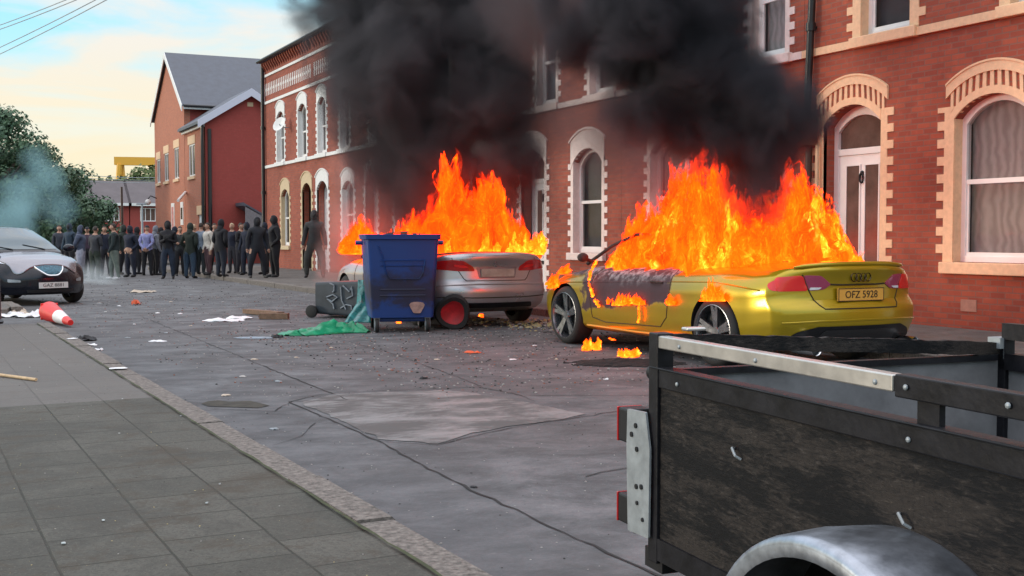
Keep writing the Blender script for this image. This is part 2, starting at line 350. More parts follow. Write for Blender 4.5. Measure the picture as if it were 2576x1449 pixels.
def kerb(x0,y0,x1,y1,w=.17,step=.92,z=.126,seed=0):
    rnd=random.Random(seed); b=MB(); d=Vector((x1-x0,y1-y0)); n=max(1,int(d.length/step)); u=d.normalized(); p=Vector((u.y,-u.x))
    for i in range(n):
        a=Vector((x0,y0))+d*(i/n)+u*.006; e=Vector((x0,y0))+d*((i+1)/n)-u*.006
        dz=rnd.uniform(-.006,.006); ww=w+rnd.uniform(-.008,.008); c=.015
        q=[a,a+p*(ww-c),a+p*ww]; r=[e,e+p*(ww-c),e+p*ww]
        vs=[(q[0].x,q[0].y,-.01),(q[0].x,q[0].y,z+dz),(q[1].x,q[1].y,z+dz),(q[2].x,q[2].y,z+dz-c),(q[2].x,q[2].y,-.01)]
        vs+=[(r[0].x,r[0].y,-.01),(r[0].x,r[0].y,z+dz),(r[1].x,r[1].y,z+dz),(r[2].x,r[2].y,z+dz-c),(r[2].x,r[2].y,-.01)]
        b.add(vs,[(0,1,2,3,4),(9,8,7,6,5),(1,6,7,2),(2,7,8,3),(3,8,9,4),(0,5,6,1)])
    return b.build('kerb',M['kerb'],kind='structure')
kerb(kx(-6),-6,kx(16.9),16.9,seed=1)
kerb(1.15,20.9,1.12,22.9,seed=2)
kerb(8.995,20.4,8.995,-6,seed=3); kerb(7.715,47.5,7.895,22.5,seed=4); kerb(7.895,22.5,8.995,20.4,seed=5)
# moss line in the joint behind the near kerb
def strip(pts,w,z,rnd,jit=.01):
    b=MB(); vs=[]; 
    P=[Vector((p[0],p[1])) for p in pts]; fine=[]
    for a,c in zip(P[:-1],P[1:]):
        k=max(2,int((c-a).length/.12)); fine+=[a+(c-a)*i/k for i in range(k)]
    fine.append(P[-1])
    for i,p in enumerate(fine):
        t=(fine[min(i+1,len(fine)-1)]-fine[max(i-1,0)]).normalized(); q=Vector((-t.y,t.x)); ww=w*rnd.uniform(.35,1.2)
        o=q*rnd.uniform(-jit,jit); a=p+o+q*ww/2; c=p+o-q*ww/2; vs+=[(a.x,a.y,z),(c.x,c.y,z)]
    b.add(vs,[(2*i,2*i+1,2*i+3,2*i+2) for i in range(len(fine)-1)]); return b
rc=random.Random(5)
M['moss']=mat('joint_moss',(.045,.055,.022),.95,var=.4,vs=20)
b=strip([(kx(y)-.012,y) for y in (2.5,5,8,12,16.8)],.018,.131,rc,.004); b.build('kerb_joint',M['moss'],kind='structure')
cr=MB()
def crack(pts,w=.022,jit=.012):
    s=strip(pts,w*.7,.0045,rc,jit); cr.add(s.v,s.f)
crack([(2.92,11.5),(2.90,8.75),(2.46,8.9),(2.48,6.92),(2.42,5.6),(2.44,3.2)])
crack([(1.85,8.75),(2.23,8.45),(2.48,8.9),(2.9,9.25),(4.15,9.05),(4.25,8.4),(5.3,7.9)],.018)
crack([(2.48,6.92),(2.75,6.6),(3.47,7.03),(4.1,7.2),(4.7,7.4)],.022,.02)
crack([(3.1,5.4),(3.63,5.56),(4.2,5.8)],.02); crack([(1.86,7.05),(2.1,7.3),(2.33,7.78)],.012)
crack([(2.92,11.5),(2.95,14.5),(3.0,20)],.015); crack([(4.2,9.05),(4.5,12),(4.6,17)],.012); crack([(1.8,12.4),(3,12.7),(4.5,12.6),(6.3,13)],.014)
crack([(1.7,15.6),(3,16),(5,15.8)],.012); crack([(4.18,8.06),(4.25,8.6)],.014)
cr.build('road_joints',M['tar'],kind='structure')
M['patch']=mat('smoother_pale_concrete',(.21,.205,.20),.42,var=.5,vs=1.6,bump=.2,bs=14,coords='Object')
def patch():
    m=bpy.data.materials.new('worn_repair'); m.use_nodes=True; T=m.node_tree; n=T.nodes; b=n['Principled BSDF']
    g=n.new('ShaderNodeNewGeometry'); P=g.outputs['Position']
    mp=n.new('ShaderNodeMapping'); mp.inputs['Rotation'].default_value=(0,0,R(28)); mp.inputs['Scale'].default_value=(.9,1.6,1); T.links.new(P,mp.inputs[0])
    a=noi(n,T,mp.outputs[0],1.6,9,.7,.3); c=noi(n,T,P,5,7,.7)
    col=mixc(n,T,smooth(n,T,a,.42,.62),(.085,.08,.078),(.215,.212,.21)); col=mixc(n,T,smooth(n,T,c,.5,.72,0,.55),col,(.09,.083,.077))
    T.links.new(col,b.inputs['Base Color']); T.links.new(smooth(n,T,a,.4,.6,.85,.55),b.inputs['Roughness']); return m
M['patch']=patch()
pq=[(2.53,8.8),(2.53,7.9),(2.52,7.0),(2.78,6.66),(3.1,6.9),(3.45,7.06),(3.9,7.16),(4.2,7.3),(4.12,7.9),(4.0,8.5),(3.8,8.95),(3.4,9.05),(2.92,9.15)]; pp=[]
for i in range(len(pq)):
    a_,b_=Vector(pq[i]),Vector(pq[(i+1)%len(pq)])
    for k in range(9): q=a_.lerp(b_,k/9); o_=.05*noise.noise(Vector((q.x*5,q.y*5,1)))+.02*noise.noise(Vector((q.x*18,q.y*18,1))); pp.append((q.x+o_,q.y+o_))
MB().add([(x,y,.004) for x,y in pp],[tuple(range(len(pp)))]).build('road_patch',M['patch'],kind='structure')
for q,nm in (([(1.84,8.92),(1.98,8.80),(2.16,8.66),(2.27,8.74),(2.24,8.9),(2.20,9.06),(2.05,9.08),(1.98,9.2),(1.9,9.18),(1.83,9.08)],'drain'),):
    MB().add([(x,y,.004) for x,y in q],[tuple(range(len(q)))]).build('road_stain',mat('mud_stain',(.045,.042,.032),.95,var=.5,vs=9),kind='structure')
# ------------------------------------------------------------------ terrace
def arc(x0,x1,zs,r,n=12,off=0.,ext=0.):
    hw=(x1-x0)/2; cx=(x0+x1)/2; Rr=(hw*hw+r*r)/(2*r); cz=zs+r-Rr; th=math.asin(min(.99,(hw+ext)/(Rr+off)))
    return [(cx+(Rr+off)*math.sin(th-2*th*i/n),cz+(Rr+off)*math.cos(th-2*th*i/n)) for i in range(n+1)]   # right -> left
def loop_open(x0,x1,z0,zs,r,n=12,inset=0.):
    a=arc(x0+inset,x1-inset,zs,r,n,off=0)
    if inset: a=[(x,z-inset) for x,z in a]
    return [(x0+inset,z0+inset),(x1-inset,z0+inset)]+a
def ring(b,x0,x1,zs,r,o0,o1,ya,yb,mi,n=14,ext=.10,skip=None):
    A=arc(x0,x1,zs,r,n,o0,ext); B=arc(x0,x1,zs,r,n,o1,ext)
    if skip is None: b.prism(B+A[::-1],[],ya,yb,mi); return
    for i in range(n):
        if i%2==skip: b.prism([B[i],B[i+1],A[i+1],A[i]],[],ya,yb,mi)
def surround(parent,x0,x1,z0,zs,r,m,style,label=None,inner=.11,tooth=.115,zbot=None,rev=False):
    b=MB()
    if rev: b.box(x0+.0005,x0+.006,.0,.13,z0,zs); b.box(x1-.006,x1-.0005,.0,.13,z0,zs)
    zb=z0 if zbot is None else zbot; k=0; z=zb; zt=zs+ (.06 if style!='dentil' else .16)
    while z<zt:
        h=min(.1125,zt-z); w=inner+(tooth if k%2 else 0)
        b.box(x0-w,x0,-.014,.06,z,z+h); b.box(x1,x1+w,-.014,.06,z,z+h); z+=h; k+=1
    if style=='dentil':
        ring(b,x0,x1,zs,r,0,.10,-.02,.05,0,14,.0); ring(b,x0,x1,zs,r,.10,.28,-.018,.05,0,25,.06,skip=0); ring(b,x0,x1,zs,r,.28,.40,-.03,.05,0,16,.13)
        ring(b,x0,x1,zs,r,.40,.425,-.042,.05,0,16,.13)
    else:
        ring(b,x0,x1,zs,r,0,.38,-.022,.05,0,14,.10); ring(b,x0,x1,zs,r,.38,.42,-.045,.05,0,14,.14)
    o=b.build('surround',m,parent); 
    if label: o['label']=label
    return o
def sash(parent,x0,x1,z0,zs,r,y=.13,m=None,glass='glass',curt='curtain',sillm=None,fw=.075,label=None):
    m=m or M['upvc']; zm=z0+(zs+r-z0)*.49
    b=MB(); b.prism(loop_open(x0+.002,x1-.002,z0+.002,zs-.002,r),[loop_open(x0,x1,z0,zs,r,inset=fw)],y,y+.08)
    b.box(x0+fw-.004,x1-fw+.004,y+.012,y+.06,zm-.03,zm+.03)
    b.box(x0+fw-.002,x1-fw+.002,y+.018,y+.05,z0+fw-.002,z0+fw+.05)
    for q in (x0+fw,x1-fw-.03): b.box(q,q+.03,y+.02,y+.05,z0+fw+.05,zm-.03)
    w=b.build('window',m,parent)
    if label: w['label']=label
    MB().prism(loop_open(x0,x1,z0,zs,r,inset=fw-.01),[],y+.035,y+.04).build('pane',M[glass],w)
    MB().prism(loop_open(x0,x1,z0,zs,r,inset=.03),[],y+.16,y+.165).build('curtain',M[curt],w)
    s=MB().box(x0-.16,x1+.16,-.09,y+.02,z0-.15,z0-.002); s.build('sill',sillm or M['cream'],w,bevel=.012)
    return w
def front_door(parent,x0,x1,zs,r,m,y=.32,z0=.12,style=0,glass='darkglass'):
    zt=zs-.42
    b=MB(); b.prism(loop_open(x0+.002,x1-.002,z0+.04,zs-.002,r),[[(x0+.09,z0+.04+.001),(x1-.09,z0+.04+.001),(x1-.09,zt),(x0+.09,zt)],loop_open(x0+.09,x1-.09,zt+.09,zs-.09+0,r*.85)],y,y+.09)
    b.box(x0+.092,x1-.092,y+.02,y+.07,z0+.05,zt-.004)
    d=b.build('door',m,parent)
    g=MB().prism(loop_open(x0+.08,x1-.08,zt+.08,zs-.085,r*.85),[],y+.045,y+.05); g.build('fanlight',M[glass],d)
    if style==0:
        w=(x1-x0); c=(x0+x1)/2
        for a,e in ((x0+.26,c-.06),(c+.06,x1-.26)):
            MB().box(a,e,y+.012,y+.03,z0+.72,zt-.16).build('glass_panel',M[glass],d)
            f=MB().prism([(a-.02,z0+.70),(e+.02,z0+.70),(e+.02,zt-.14),(a-.02,zt-.14)],[[(a,z0+.72),(e,z0+.72),(e,zt-.16),(a,zt-.16)]],y+.002,y+.022); f.build('panel_moulding',m,d)
        MB().prism([(c-.13,z0+.60),(c-.10,z0+.56),(c+.10,z0+.56),(c+.13,z0+.60),(c+.10,z0+.64),(c-.10,z0+.64)],[],y+.004,y+.022).build('letterbox',M['black'],d)
        k=MB(); k.tube([(c+.035*math.cos(t),y-.012,zt-.34+.07*math.sin(t)) for t in [2*PI*i/12 for i in range(13)]],.014,6); k.ball((c,y,zt-.27),(.03,.03,.035),8,6); k.build('knocker',M['black'],d,smooth=40)
    else:
        MB().box(x0+.2,x1-.2,y+.008,y+.03,z0+1.0,zt-.2).build('glass_panel',M[glass],d)
    MB().box(x0-.02,x1+.02,-.05,y+.02,z0-.0,z0+.06).build('doorstep',M['kerb'],d,bevel=.01)
    return d
XF=11.7
def house(yf,yn,label,ops,qm,style='plain',wallm=None,group='terraced brick houses'):
    w=yf-yn; t=empty('terraced_house',(XF,yf,0),-PI/2,label,'terraced house',group)
    holes=[]
    for o in ops: holes.append(loop_open(yf-o['y1'],yf-o['y0'],o['z0'],o['zs'],o['r']))
    b=MB(); b.prism([(0.003,0),(w-.003,0),(w-.003,8.0),(0.003,8.0)],holes,0,.24); x=.1
    while x<w-.2:
        b.prism([(.002,7.62),(.002,7.98),(-.16,7.98),(-.16,7.9)],[],x,x+.1,0,True,Matrix(((0,1,0,0),(1,0,0,0),(0,0,1,0),(0,0,0,1)))); x+=.3
    b.build('wall',wallm or M['brick'],t,fixn=True)
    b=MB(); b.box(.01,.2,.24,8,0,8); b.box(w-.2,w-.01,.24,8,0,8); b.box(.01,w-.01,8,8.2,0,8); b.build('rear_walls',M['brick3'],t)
    b=MB(); b.box(.2,w-.2,.5,.55,0.1,7.9); b.build('inner_partition',M['grey_curtain'],t)
    rf=MB(); rf.add([(0,-.22,8.05),(w,-.22,8.05),(w,4,10.6),(0,4,10.6),(0,8.4,8.05),(w,8.4,8.05),(0,-.22,7.98),(w,-.22,7.98),(w,8.4,7.98),(0,8.4,7.98)],[(0,1,2,3),(3,2,5,4),(6,7,1,0),(9,4,5,8),(6,9,8,7),(0,3,4,9,6),(1,7,8,5,2)]); rf.build('roof',M['slate'],t)
    g=MB(); g.tube([(0,-.27,8.03),(w,-.27,8.03)],.06,8); g.build('gutter',M['blackpaint'],t)
    # strings, dentil frieze, corbels
    b=MB(); b.box(.004,w-.004,-.05,.05,3.93,4.04); b.box(.004,w-.004,-.04,.05,6.40,6.50); b.box(.004,w-.004,-.04,.05,7.44,7.53)
    x=.12
    while x<w-.15:
        b.box(x,x+.075,-.012,.04,6.72,7.18); b.box(x+.075,x+.14,-.012,.04,6.90,7.0); x+=.24
    b.build('string_courses',qm,t)
    for o in ops:
        x0,x1=yf-o['y1'],yf-o['y0']; q=o.get('q',qm)
        surround(t,x0,x1,o['z0'] if o['k']=='w' else .12,o['zs'],o['r'],q,style if o['z0']<3 else 'dentil' if style=='dentil' else 'plain',o.get('slabel'),inner=o.get('inner',.1),rev=o['k']=='w')
        if o['k']=='w': 
            sash(t,x0,x1,o['z0'],o['zs'],o['r'],m=o.get('m'),curt=o.get('c','curtain'),sillm=q,label=o.get('label'))
        else: front_door(t,x0,x1,o['zs'],o['r'],o.get('m',M['upvc']),style=o.get('style',0),glass=o.get('g','darkglass'),y=o.get('yd',.26))
    return t
def gw(y0,y1,**k): return dict(k='w',y0=y0,y1=y1,z0=.96,zs=k.pop('zs',2.78),r=.26,**k)
def uw(y0,y1,**k): return dict(k='w',y0=y0,y1=y1,z0=4.07,zs=5.72,r=.22,**k)
def gd(y0,y1,**k): return dict(k='d',y0=y0,y1=y1,z0=.13,zs=2.88,r=.27,**k)
bl=mat('weathered_blue_door',(.30,.42,.50),.5)
M['browndoor']=mat('brown_varnished_door',(.05,.026,.018),.5,var=.3)
house(7.9,2.0,'red brick terraced house nearest the viewer, mostly past the right edge of the photo',[gw(3.2,4.4),gd(5.9,7.0),uw(3.4,4.3),uw(5.9,6.8)],M['cream'],'dentil')
house(13.85,7.9,'red brick house with cream toothed quoins and glazed pale front door behind the yellow car',
  [dict(gw(9.78,10.95,zs=2.78),rm=M['creamj'],inner=.16),dict(gd(12.24,13.4),inner=.12,yd=.20),uw(11.74,12.66,inner=.16,c='grey_curtain'),uw(9.2,10.12,inner=.16)],M['cream'],'dentil')
house(19.0,13.85,'terraced house hidden behind the yellow car fire and black smoke, one pale upper window showing',
  [dict(gd(14.3,15.4)),gw(16.9,18.0),uw(14.28,15.1),uw(16.9,17.8)],M['pink'])
house(24.2,19.0,'brick house with pale pink arched window between the two car fires',
  [gw(19.72,20.85,c='grey_curtain'),dict(gd(22.1,23.2)),uw(19.3,20.2),uw(21.6,22.45,c='grey_curtain')],M['pink'])
house(29.0,24.2,'brick house wholly veiled by the left column of smoke',[gd(24.8,25.8),gw(27.2,28.2),uw(25.0,25.9),uw(27.2,28.1)],M['pink'])
house(34.0,29.0,'brick house behind the blue bin fire, veiled by grey smoke',[gw(30,31.1),gd(32.6,33.6),uw(30,30.9),uw(32.3,33.2)],M['white'])
house(38.9,34.0,'brick house with bright white arched doorway beside the lone standing man',
  [gw(34.7,35.8,m=M['white']),dict(gd(37.35,38.55),m=M['white'],style=1,g='headlamp'),uw(35.1,36.0),uw(37.5,38.4)],M['white'])
house(45.4,38.9,'end of terrace brick house with tan arches, white sash windows and a satellite dish',
  [dict(gw(42.0,43.05),m=M['white'],q=M['tan']),dict(gd(39.2,40.3),m=M['browndoor'],style=1,q=M['tan']),uw(39.75,40.75,m=M['white']),uw(42.6,43.6,m=M['white'])],M['white'])
# satellite dish, downpipes, alarm box
sd=empty('satellite_dish',(XF-.02,41.9,5.35),0,'small white satellite dish on the wall between the end house upper windows','satellite dish')
b=MB(); Mx=Matrix.Rotation(R(-60),3,'Z')@Matrix.Rotation(R(-25),3,'X')
b.lathe([(.02,.06),(.15,.04),(.27,-.02),(.28,-.02),(.16,.05),(.02,.07)],20,'Y',(0,0,0)); b.v=[tuple(Mx@Vector(v)+Vector((-.35,0,0))) for v in b.v]; b.build('reflector',M['white'],sd,smooth=50)
MB().tube([(0,0,-.1),(-.25,0,-.12),(-.35,0,0)],.018,6).build('bracket',M['greyplate'],sd)
def pipe(name,pts,r,label,m=M['blackpaint'],joints=(),cat='drainpipe'):
    t=empty(name,pts[0],0,label,cat); o=Vector(pts[0]); q=[Vector(p)-o for p in pts]
    MB().tube(q,r,10).build('pipe',m,t,smooth=40)
    for z in joints:
        f=(z-pts[0][2])/(pts[-1][2]-pts[0][2]); p=q[0].lerp(q[-1],f); MB().cyl(p-Vector((0,0,.06)),p+Vector((0,0,.06)),r*1.35,10).build('collar',m,t,smooth=40)
        MB().box(p.x,p.x+.14,p.y-.02,p.y+.02,p.z-.015,p.z+.015).build('pipe_clip',m,t)
    return t
pipe('downpipe',[(XF-.1,13.40,8.0),(XF-.1,13.66,3.05)],.055,'black downpipe on the near brick house left of the arched doorway',joints=(4.35,6.3))
tb=MB(); tb.box(XF-.17,XF-.03,13.50,13.80,2.62,3.06); o=tb.build('junction_box',mat('faded_brown_box',(.36,.17,.10),.6,var=.2,vs=12),bevel=.015,label='brown junction box below the black downpipe by the doorway',cat='utility box')
MB().cyl((XF-.09,13.62,.12),(XF-.09,13.62,2.62),.05,10).build('lower_pipe',M['browndoor'],smooth=40,label='dark brown pipe running down the wall under the junction box',cat='pipe')
MB().cyl((XF-.07,13.46,.12),(XF-.07,13.46,2.62),.028,8).build('cable_conduit',M['tan'],smooth=40,label='thin pale conduit beside the brown pipe left of the doorway',cat='pipe')
pipe('downpipe',[(XF-.1,45.3,8.0),(XF-.1,45.3,.12)],.07,'dark downpipe at the far corner of the brick terrace',joints=(3,5.5))
# ventilation brick low in near wall
b=MB(); b.box(XF-.012,XF+.02,10.55,10.80,.34,.49); b.build('air_brick',mat('air_brick_clay',(.40,.22,.16),.8,var=.2),label='pale air brick low in the wall below the lace window',cat='air brick')

# ------------------------------------------------------------------ middle building beyond the side street
def recttwin(parent,x0,x1,z0,z1,M4,curt='grey_curtain',lint=True):
    def bb(*a,**k):
        b=MB(); b.box(*a); b.v=[tuple(M4@Vector(v)) for v in b.v]; return b
    b=MB(); b.prism([(x0,z0),(x1,z0),(x1,z1),(x0,z1)],[[(x0+.08,z0+.08),(x0+(x1-x0)*.46,z0+.08),(x0+(x1-x0)*.46,z1-.08),(x0+.08,z1-.08)],[(x0+(x1-x0)*.54,z0+.08),(x1-.08,z0+.08),(x1-.08,z1-.08),(x0+(x1-x0)*.54,z1-.08)]],.02,.08)
    b.v=[tuple(M4@Vector(v)) for v in b.v]; w=b.build('window',M['upvc'],parent)
    bb(x0+.04,x1-.04,.05,.055,z0+.04,z1-.04).build('pane',M['darkglass'],w)
    bb(x0-.1,x1+.1,-.08,.06,z0-.15,z0-.002).build('sill',M['cream'],w)
    if lint: bb(x0-.15,x1+.15,-.03,.06,z1+.002,z1+.42).build('lintel',M['cream'],w)
    return w
A=empty('gabled_building',(XF,71.0,0),0,'tall orange brick building with steep grey slate roof and street-facing gable','building')
# gable front on x=0, y from -9.4 (near) to -.5 (far)
Rz=Matrix(((0,1,0,0),(-1,0,0,0),(0,0,1,0),(0,0,0,1)))   # local x -> -Y, local y -> +X
def fr(y): return -y
y0,y1=-9.4,-.5; yc=(y0+y1)/2; hE,hR=8.1,11.1
loopA=[(-y1,0),(-y0,0),(-y0,hE),(-yc,hR),(-y1,hE)]
wins=[(1.2,2.3,4.35,5.7),(3.6,4.9,4.35,5.9),(6.6,7.9,4.35,6.0)]
wh=[[(a,c),(b_,c),(b_,d),(a,d)] for a,b_,c,d in wins]
b=MB(); b.prism(loopA,wh,0,.3,0,True,Rz); b.build('wall',M['brick2'],A)
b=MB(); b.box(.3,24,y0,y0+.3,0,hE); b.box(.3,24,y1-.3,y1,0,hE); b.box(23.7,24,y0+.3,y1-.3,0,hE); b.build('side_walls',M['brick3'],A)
b=MB(); o_=.35
for s_ in (0,1):
    ye=(y0-o_) if s_==0 else (y1+o_); ze=hE-.18
    b.add([(-.15,ye,ze),(24,ye,ze),(24,yc,hR+.08),(-.15,yc,hR+.08),(-.15,ye,ze+.12),(24,ye,ze+.12),(24,yc,hR+.22),(-.15,yc,hR+.22)],[(0,1,2,3),(4,5,6,7),(0,1,5,4),(1,2,6,5),(0,3,7,4)])
b.build('roof',M['slate'],A)
b=MB()
for ye in (y0-.36,y1+.36): b.prism([(-ye,hE-.42),(-yc,hR-.10),(-yc,hR+.20),(-ye,hE-.10)],[],-.2,-.155,0,True,Rz)
b.build('bargeboard',M['white'],A)
b=MB(); b.box(-.1,24,y0-.40,y0-.30,hE-.30,hE-.14); b.build('fascia',M['white'],A); MB().tube([(-.1,y0-.46,hE-.14),(24,y0-.46,hE-.14)],.07,8).build('gutter',M['blackpaint'],A)
sk=MB(); sk.box(6.0,7.6,-8.3,-7.2,9.0,9.06); 
sl_=math.atan2(hR-hE,yc-y0); Ms=Matrix.Translation((6.6,y0+1.7,hE+1.7*math.tan(sl_)+.1))@Matrix.Rotation(sl_,4,'X')
b=MB(); b.box(-.8,.8,-.55,.55,0,.08); b.v=[tuple(Ms@Vector(v)) for v in b.v]; w=b.build('skylight',M['greyplate'],A)
b=MB(); b.box(-.68,.68,-.42,.42,.085,.1); b.v=[tuple(Ms@Vector(v)) for v in b.v]; b.build('pane',M['headlamp'],w)
for a,b_,c,d in wins: recttwin(A,a,b_,c,d,Rz)
b=MB(); b.box(-.03,.02,-1.9,-1.0,1.3,3.1); o=b.build('poster_board',M['white'],label='tall white poster board with a red print on the orange brick front',cat='poster board')
o.location=(XF,66.4,0); 
b=MB(); b.box(-.036,-.031,-1.75,-1.15,1.7,2.9); o2=b.build('print',mat('red_print',(.55,.22,.20),.6,var=.5,vs=4),o)
b=MB(); b.box(-.03,.02,-.35,.35,1.9,3.1); o=b.build('notice_board',M['white'],label='small pale notice box with dark opening beside the white poster board',cat='notice board',loc=(XF,62.4,0))
b=MB(); b.box(-.04,-.031,-.22,.22,2.2,2.8); b.build('notice',M['darkglass'],o)
# lower wing B
Bd=empty('brick_annexe',(XF,61.55,0),0,'lower red brick annexe with plain windowless gable wall and pale bargeboards','building')
yB=-5.05
doorh=[(.6+2.6,.12),(.6+4.0,.12),(.6+4.0,2.35),(.6+2.6,2.35)]
b=MB(); b.prism([(.02,0),(5.05,0),(5.05,6.85),(.02,6.85)],[[(1.1,4.3),(2.6,4.3),(2.6,5.9),(1.1,5.9)],doorh],0,.3,0,True,Rz); b.build('wall',M['brick2'],Bd)
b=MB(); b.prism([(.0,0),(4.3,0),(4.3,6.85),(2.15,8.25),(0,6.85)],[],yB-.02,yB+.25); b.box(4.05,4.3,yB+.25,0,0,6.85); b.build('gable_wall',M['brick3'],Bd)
b=MB()
for s_ in (-1,1):
    xe=2.15+s_*2.5
    b.add([(xe,yB-.3,6.62),(2.15,yB-.3,8.28),(2.15,0,8.28),(xe,0,6.62),(xe,yB-.3,6.76),(2.15,yB-.3,8.42),(2.15,0,8.42),(xe,0,6.76)],[(0,1,2,3),(4,5,6,7),(0,1,5,4),(0,3,7,4),(1,2,6,5)])
b.build('roof',M['slate'],Bd)
b=MB()
for s_ in (-1,1):
    xe=2.15+s_*2.55; q=[(xe,6.42),(2.15,8.02),(2.15,8.40),(xe,6.78)]; b.prism(q,[],yB-.36,yB-.31)
b.build('bargeboard',mat('pale_bargeboard',(.62,.64,.74),.5),Bd)
b=MB(); b.box(-.16,-.02,yB,0,6.5,6.68); b.build('fascia',M['white'],Bd)
MB().tube([(-.2,yB-.2,6.66),(-.2,0,6.66)],.07,8).build('gutter',M['blackpaint'],Bd)
MB().tube([(-.14,yB-.02,6.6),(-.14,yB-.02,0)],.075,8).build('downpipe',M['blackpaint'],Bd); MB().tube([(.18,yB-.12,6.4),(.18,yB-.12,0)],.09,8).build('downpipe',M['blackpaint'],Bd)
MB().box(2.02,2.3,yB-.035,yB-.02,7.55,7.75).build('wall_vent',M['tan'],Bd)
recttwin(Bd,1.1,2.6,4.3,5.9,Rz)
b=MB(); b.box(.06,.14,-4.6,-3.2,.12,2.35); d_=b.build('door',M['white'],Bd); b=MB(); b.box(-.03,.02,-4.8,-3.0,2.36,2.8); b.build('lintel',M['cream'],Bd)
# white slanted banner pole, wall lantern
MB().tube([(XF-.05,61.2,3.55),(XF-.9,58.6,3.05)],.07,8).build('banner_pole',M['white'],label='slanting white pole fixed to the orange brick front above the doorway',cat='pole')
ln=empty('wall_lantern',(XF,70.0,3.2),0,'black bracket lantern with a small white globe at the far corner of the gabled building','wall lamp')
MB().tube([(0,0,.3),(-.35,0,.45),(-.5,0,.25)],.03,6).build('bracket',M['black'],ln); b=MB(); b.ball((-.5,0,.08),.17,12,8); b.build('globe',M['white'],ln,smooth=60)
# lean-to entrance against the gable wall
le=empty('lean_to_porch',(XF+1.4,56.5,0),0,'grey lean-to porch roof sloping down over a dark gate by the gable wall','porch')
b=MB(); b.prism([(0,2.9),(2.4,1.55),(2.4,1.45),(0.0,2.75)],[],-1.6,-.02); b.build('roof',M['slate'],le)
b=MB(); b.prism([(.0,1.2),(0.1,1.2),(0.1,2.75),(2.3,1.5),(2.3,1.42),(0.9,1.0),(0,1.9)],[],-1.6,-1.54); b.build('side_panel',mat('grey_render',(.20,.19,.20),.8,var=.2),le)
b=MB(); 
for i in range(12): b.box(.8+i*.13,.86+i*.13,-1.62,-1.58,0.05,1.7)
b.box(.75,2.4,-1.63,-1.6,1.6,1.68); b.box(.75,2.4,-1.63,-1.6,.3,.38); b.build('gate',M['blackpaint'],le)
# ------------------------------------------------------------------ far terrace, crane, masts
def far_house(x0,x1,y,label):
    t=empty('far_house',(x0,y,0),0,label,'house','far houses across the end of the street'); w=x1-x0
    wx=[w*.5]
    b=MB(); b.prism([(0,0),(w,0),(w,5.0),(0,5.0)],[[(a-.85,3.0),(a+.85,3.0),(a+.85,4.5),(a-.85,4.5)] for a in wx],0,.3); b.box(0,w,7,7.3,0,5); b.box(0,.3,.3,7,0,5); b.box(w-.3,w,.3,7,0,5); b.build('wall',M['brick3'],t)
    b=MB(); b.add([(-.2,-.5,4.95),(w+.2,-.5,4.95),(w+.2,3.6,7.6),(-.2,3.6,7.6),(-.2,7.7,4.95),(w+.2,7.7,4.95)],[(0,1,2,3),(3,2,5,4),(0,1,5,4),(0,3,4),(1,5,2)]); b.build('roof',mat('brown_tile_roof',(.14,.12,.125),.8,var=.15,vs=1),t)
    MB().box(-.2,w+.2,-.56,-.5,4.7,5.0).build('fascia',M['white'],t)
    for a in wx:
        b=MB(); 
        b.prism([(a-.85,3.0),(a+.85,3.0),(a+.85,4.5),(a-.85,4.5)],[[(a-.75,3.1),(a-.32,3.1),(a-.32,4.4),(a-.75,4.4)],[(a-.24,3.1),(a+.24,3.1),(a+.24,4.4),(a-.24,4.4)],[(a+.32,3.1),(a+.75,3.1),(a+.75,4.4),(a+.32,4.4)]],.05,.12)
        f=b.build('window',M['upvc'],t); MB().box(a-.8,a+.8,.09,.1,3.05,4.45).build('pane',M['darkglass'],f)
    return t
FY=135.
for i,(pa,pb) in enumerate(((150,236),(236,328),(328,420),(420,500))):
    pA=Vector((0,0,H))+ray(pa,590)*(FY/ray(pa,590).y); pB=Vector((0,0,H))+ray(pb,590)*(FY/ray(pb,590).y)
    far_house(pA.x,pB.x-.1,FY+.0,['leftmost far brick house, its left side covered by the tree','far brick house behind the yellow crane leg','far brick house with the pale street lamp in front','far brick house mostly hidden by the gabled building'][i])
CR=Vector((0,0,0)); dC=1390.
def CP(x,y): p=D(x,y,dC); return p
M['crane']=mat('yellow_crane_paint',(.80,.42,.05),.5)
cp=empty('gantry_crane',(CP(303,590).x,CP(303,590).y,0),0,'huge yellow shipyard gantry crane on the skyline beyond the houses','crane')
o0=cp.location; pl,pr_=CP(290,405),CP(560,409)
ax=(pr_-pl).normalized(); nv=Vector((-ax.y,ax.x,0)).normalized()
def beam(a,b_,w,h,name,m):
    b=MB(); d=(b_-a).normalized(); u=Vector((0,0,1)); sd_=d.cross(u).normalized()*w/2; uu=Vector((0,0,h/2))
    vs=[a+sd_*i+uu*j-o0 for i in (-1,1) for j in (-1,1)]+[b_+sd_*i+uu*j-o0 for i in (-1,1) for j in (-1,1)]
    b.add(vs,[(0,1,3,2),(4,6,7,5),(0,4,5,1),(2,3,7,6),(0,2,6,4),(1,5,7,3)]); return b.build(name,m,cp)
beam(pl,pr_,9,9.5,'girder',M['crane'])
l=MB()
for s_ in (-1,1): 
    t0=CP(303,414)+nv*3*s_-o0; l.tube([t0,(t0.x+ax.x*8*s_,t0.y+ax.y*8*s_,-2)],[3.4,2.2],6)
l.build('leg',M['crane'],cp); 
t0=CP(520,414)-o0; l=MB()
for s_ in (-1,1): l.tube([t0,(t0.x+ax.x*14*s_,t0.y+ax.y*14*s_,-2)],[3,2],6)
l.build('leg',M['crane'],cp)
MB().tube([CP(388,414)-o0,CP(388,520)-o0],1.2,6).build('hoist_cable',M['greyplate'],cp)
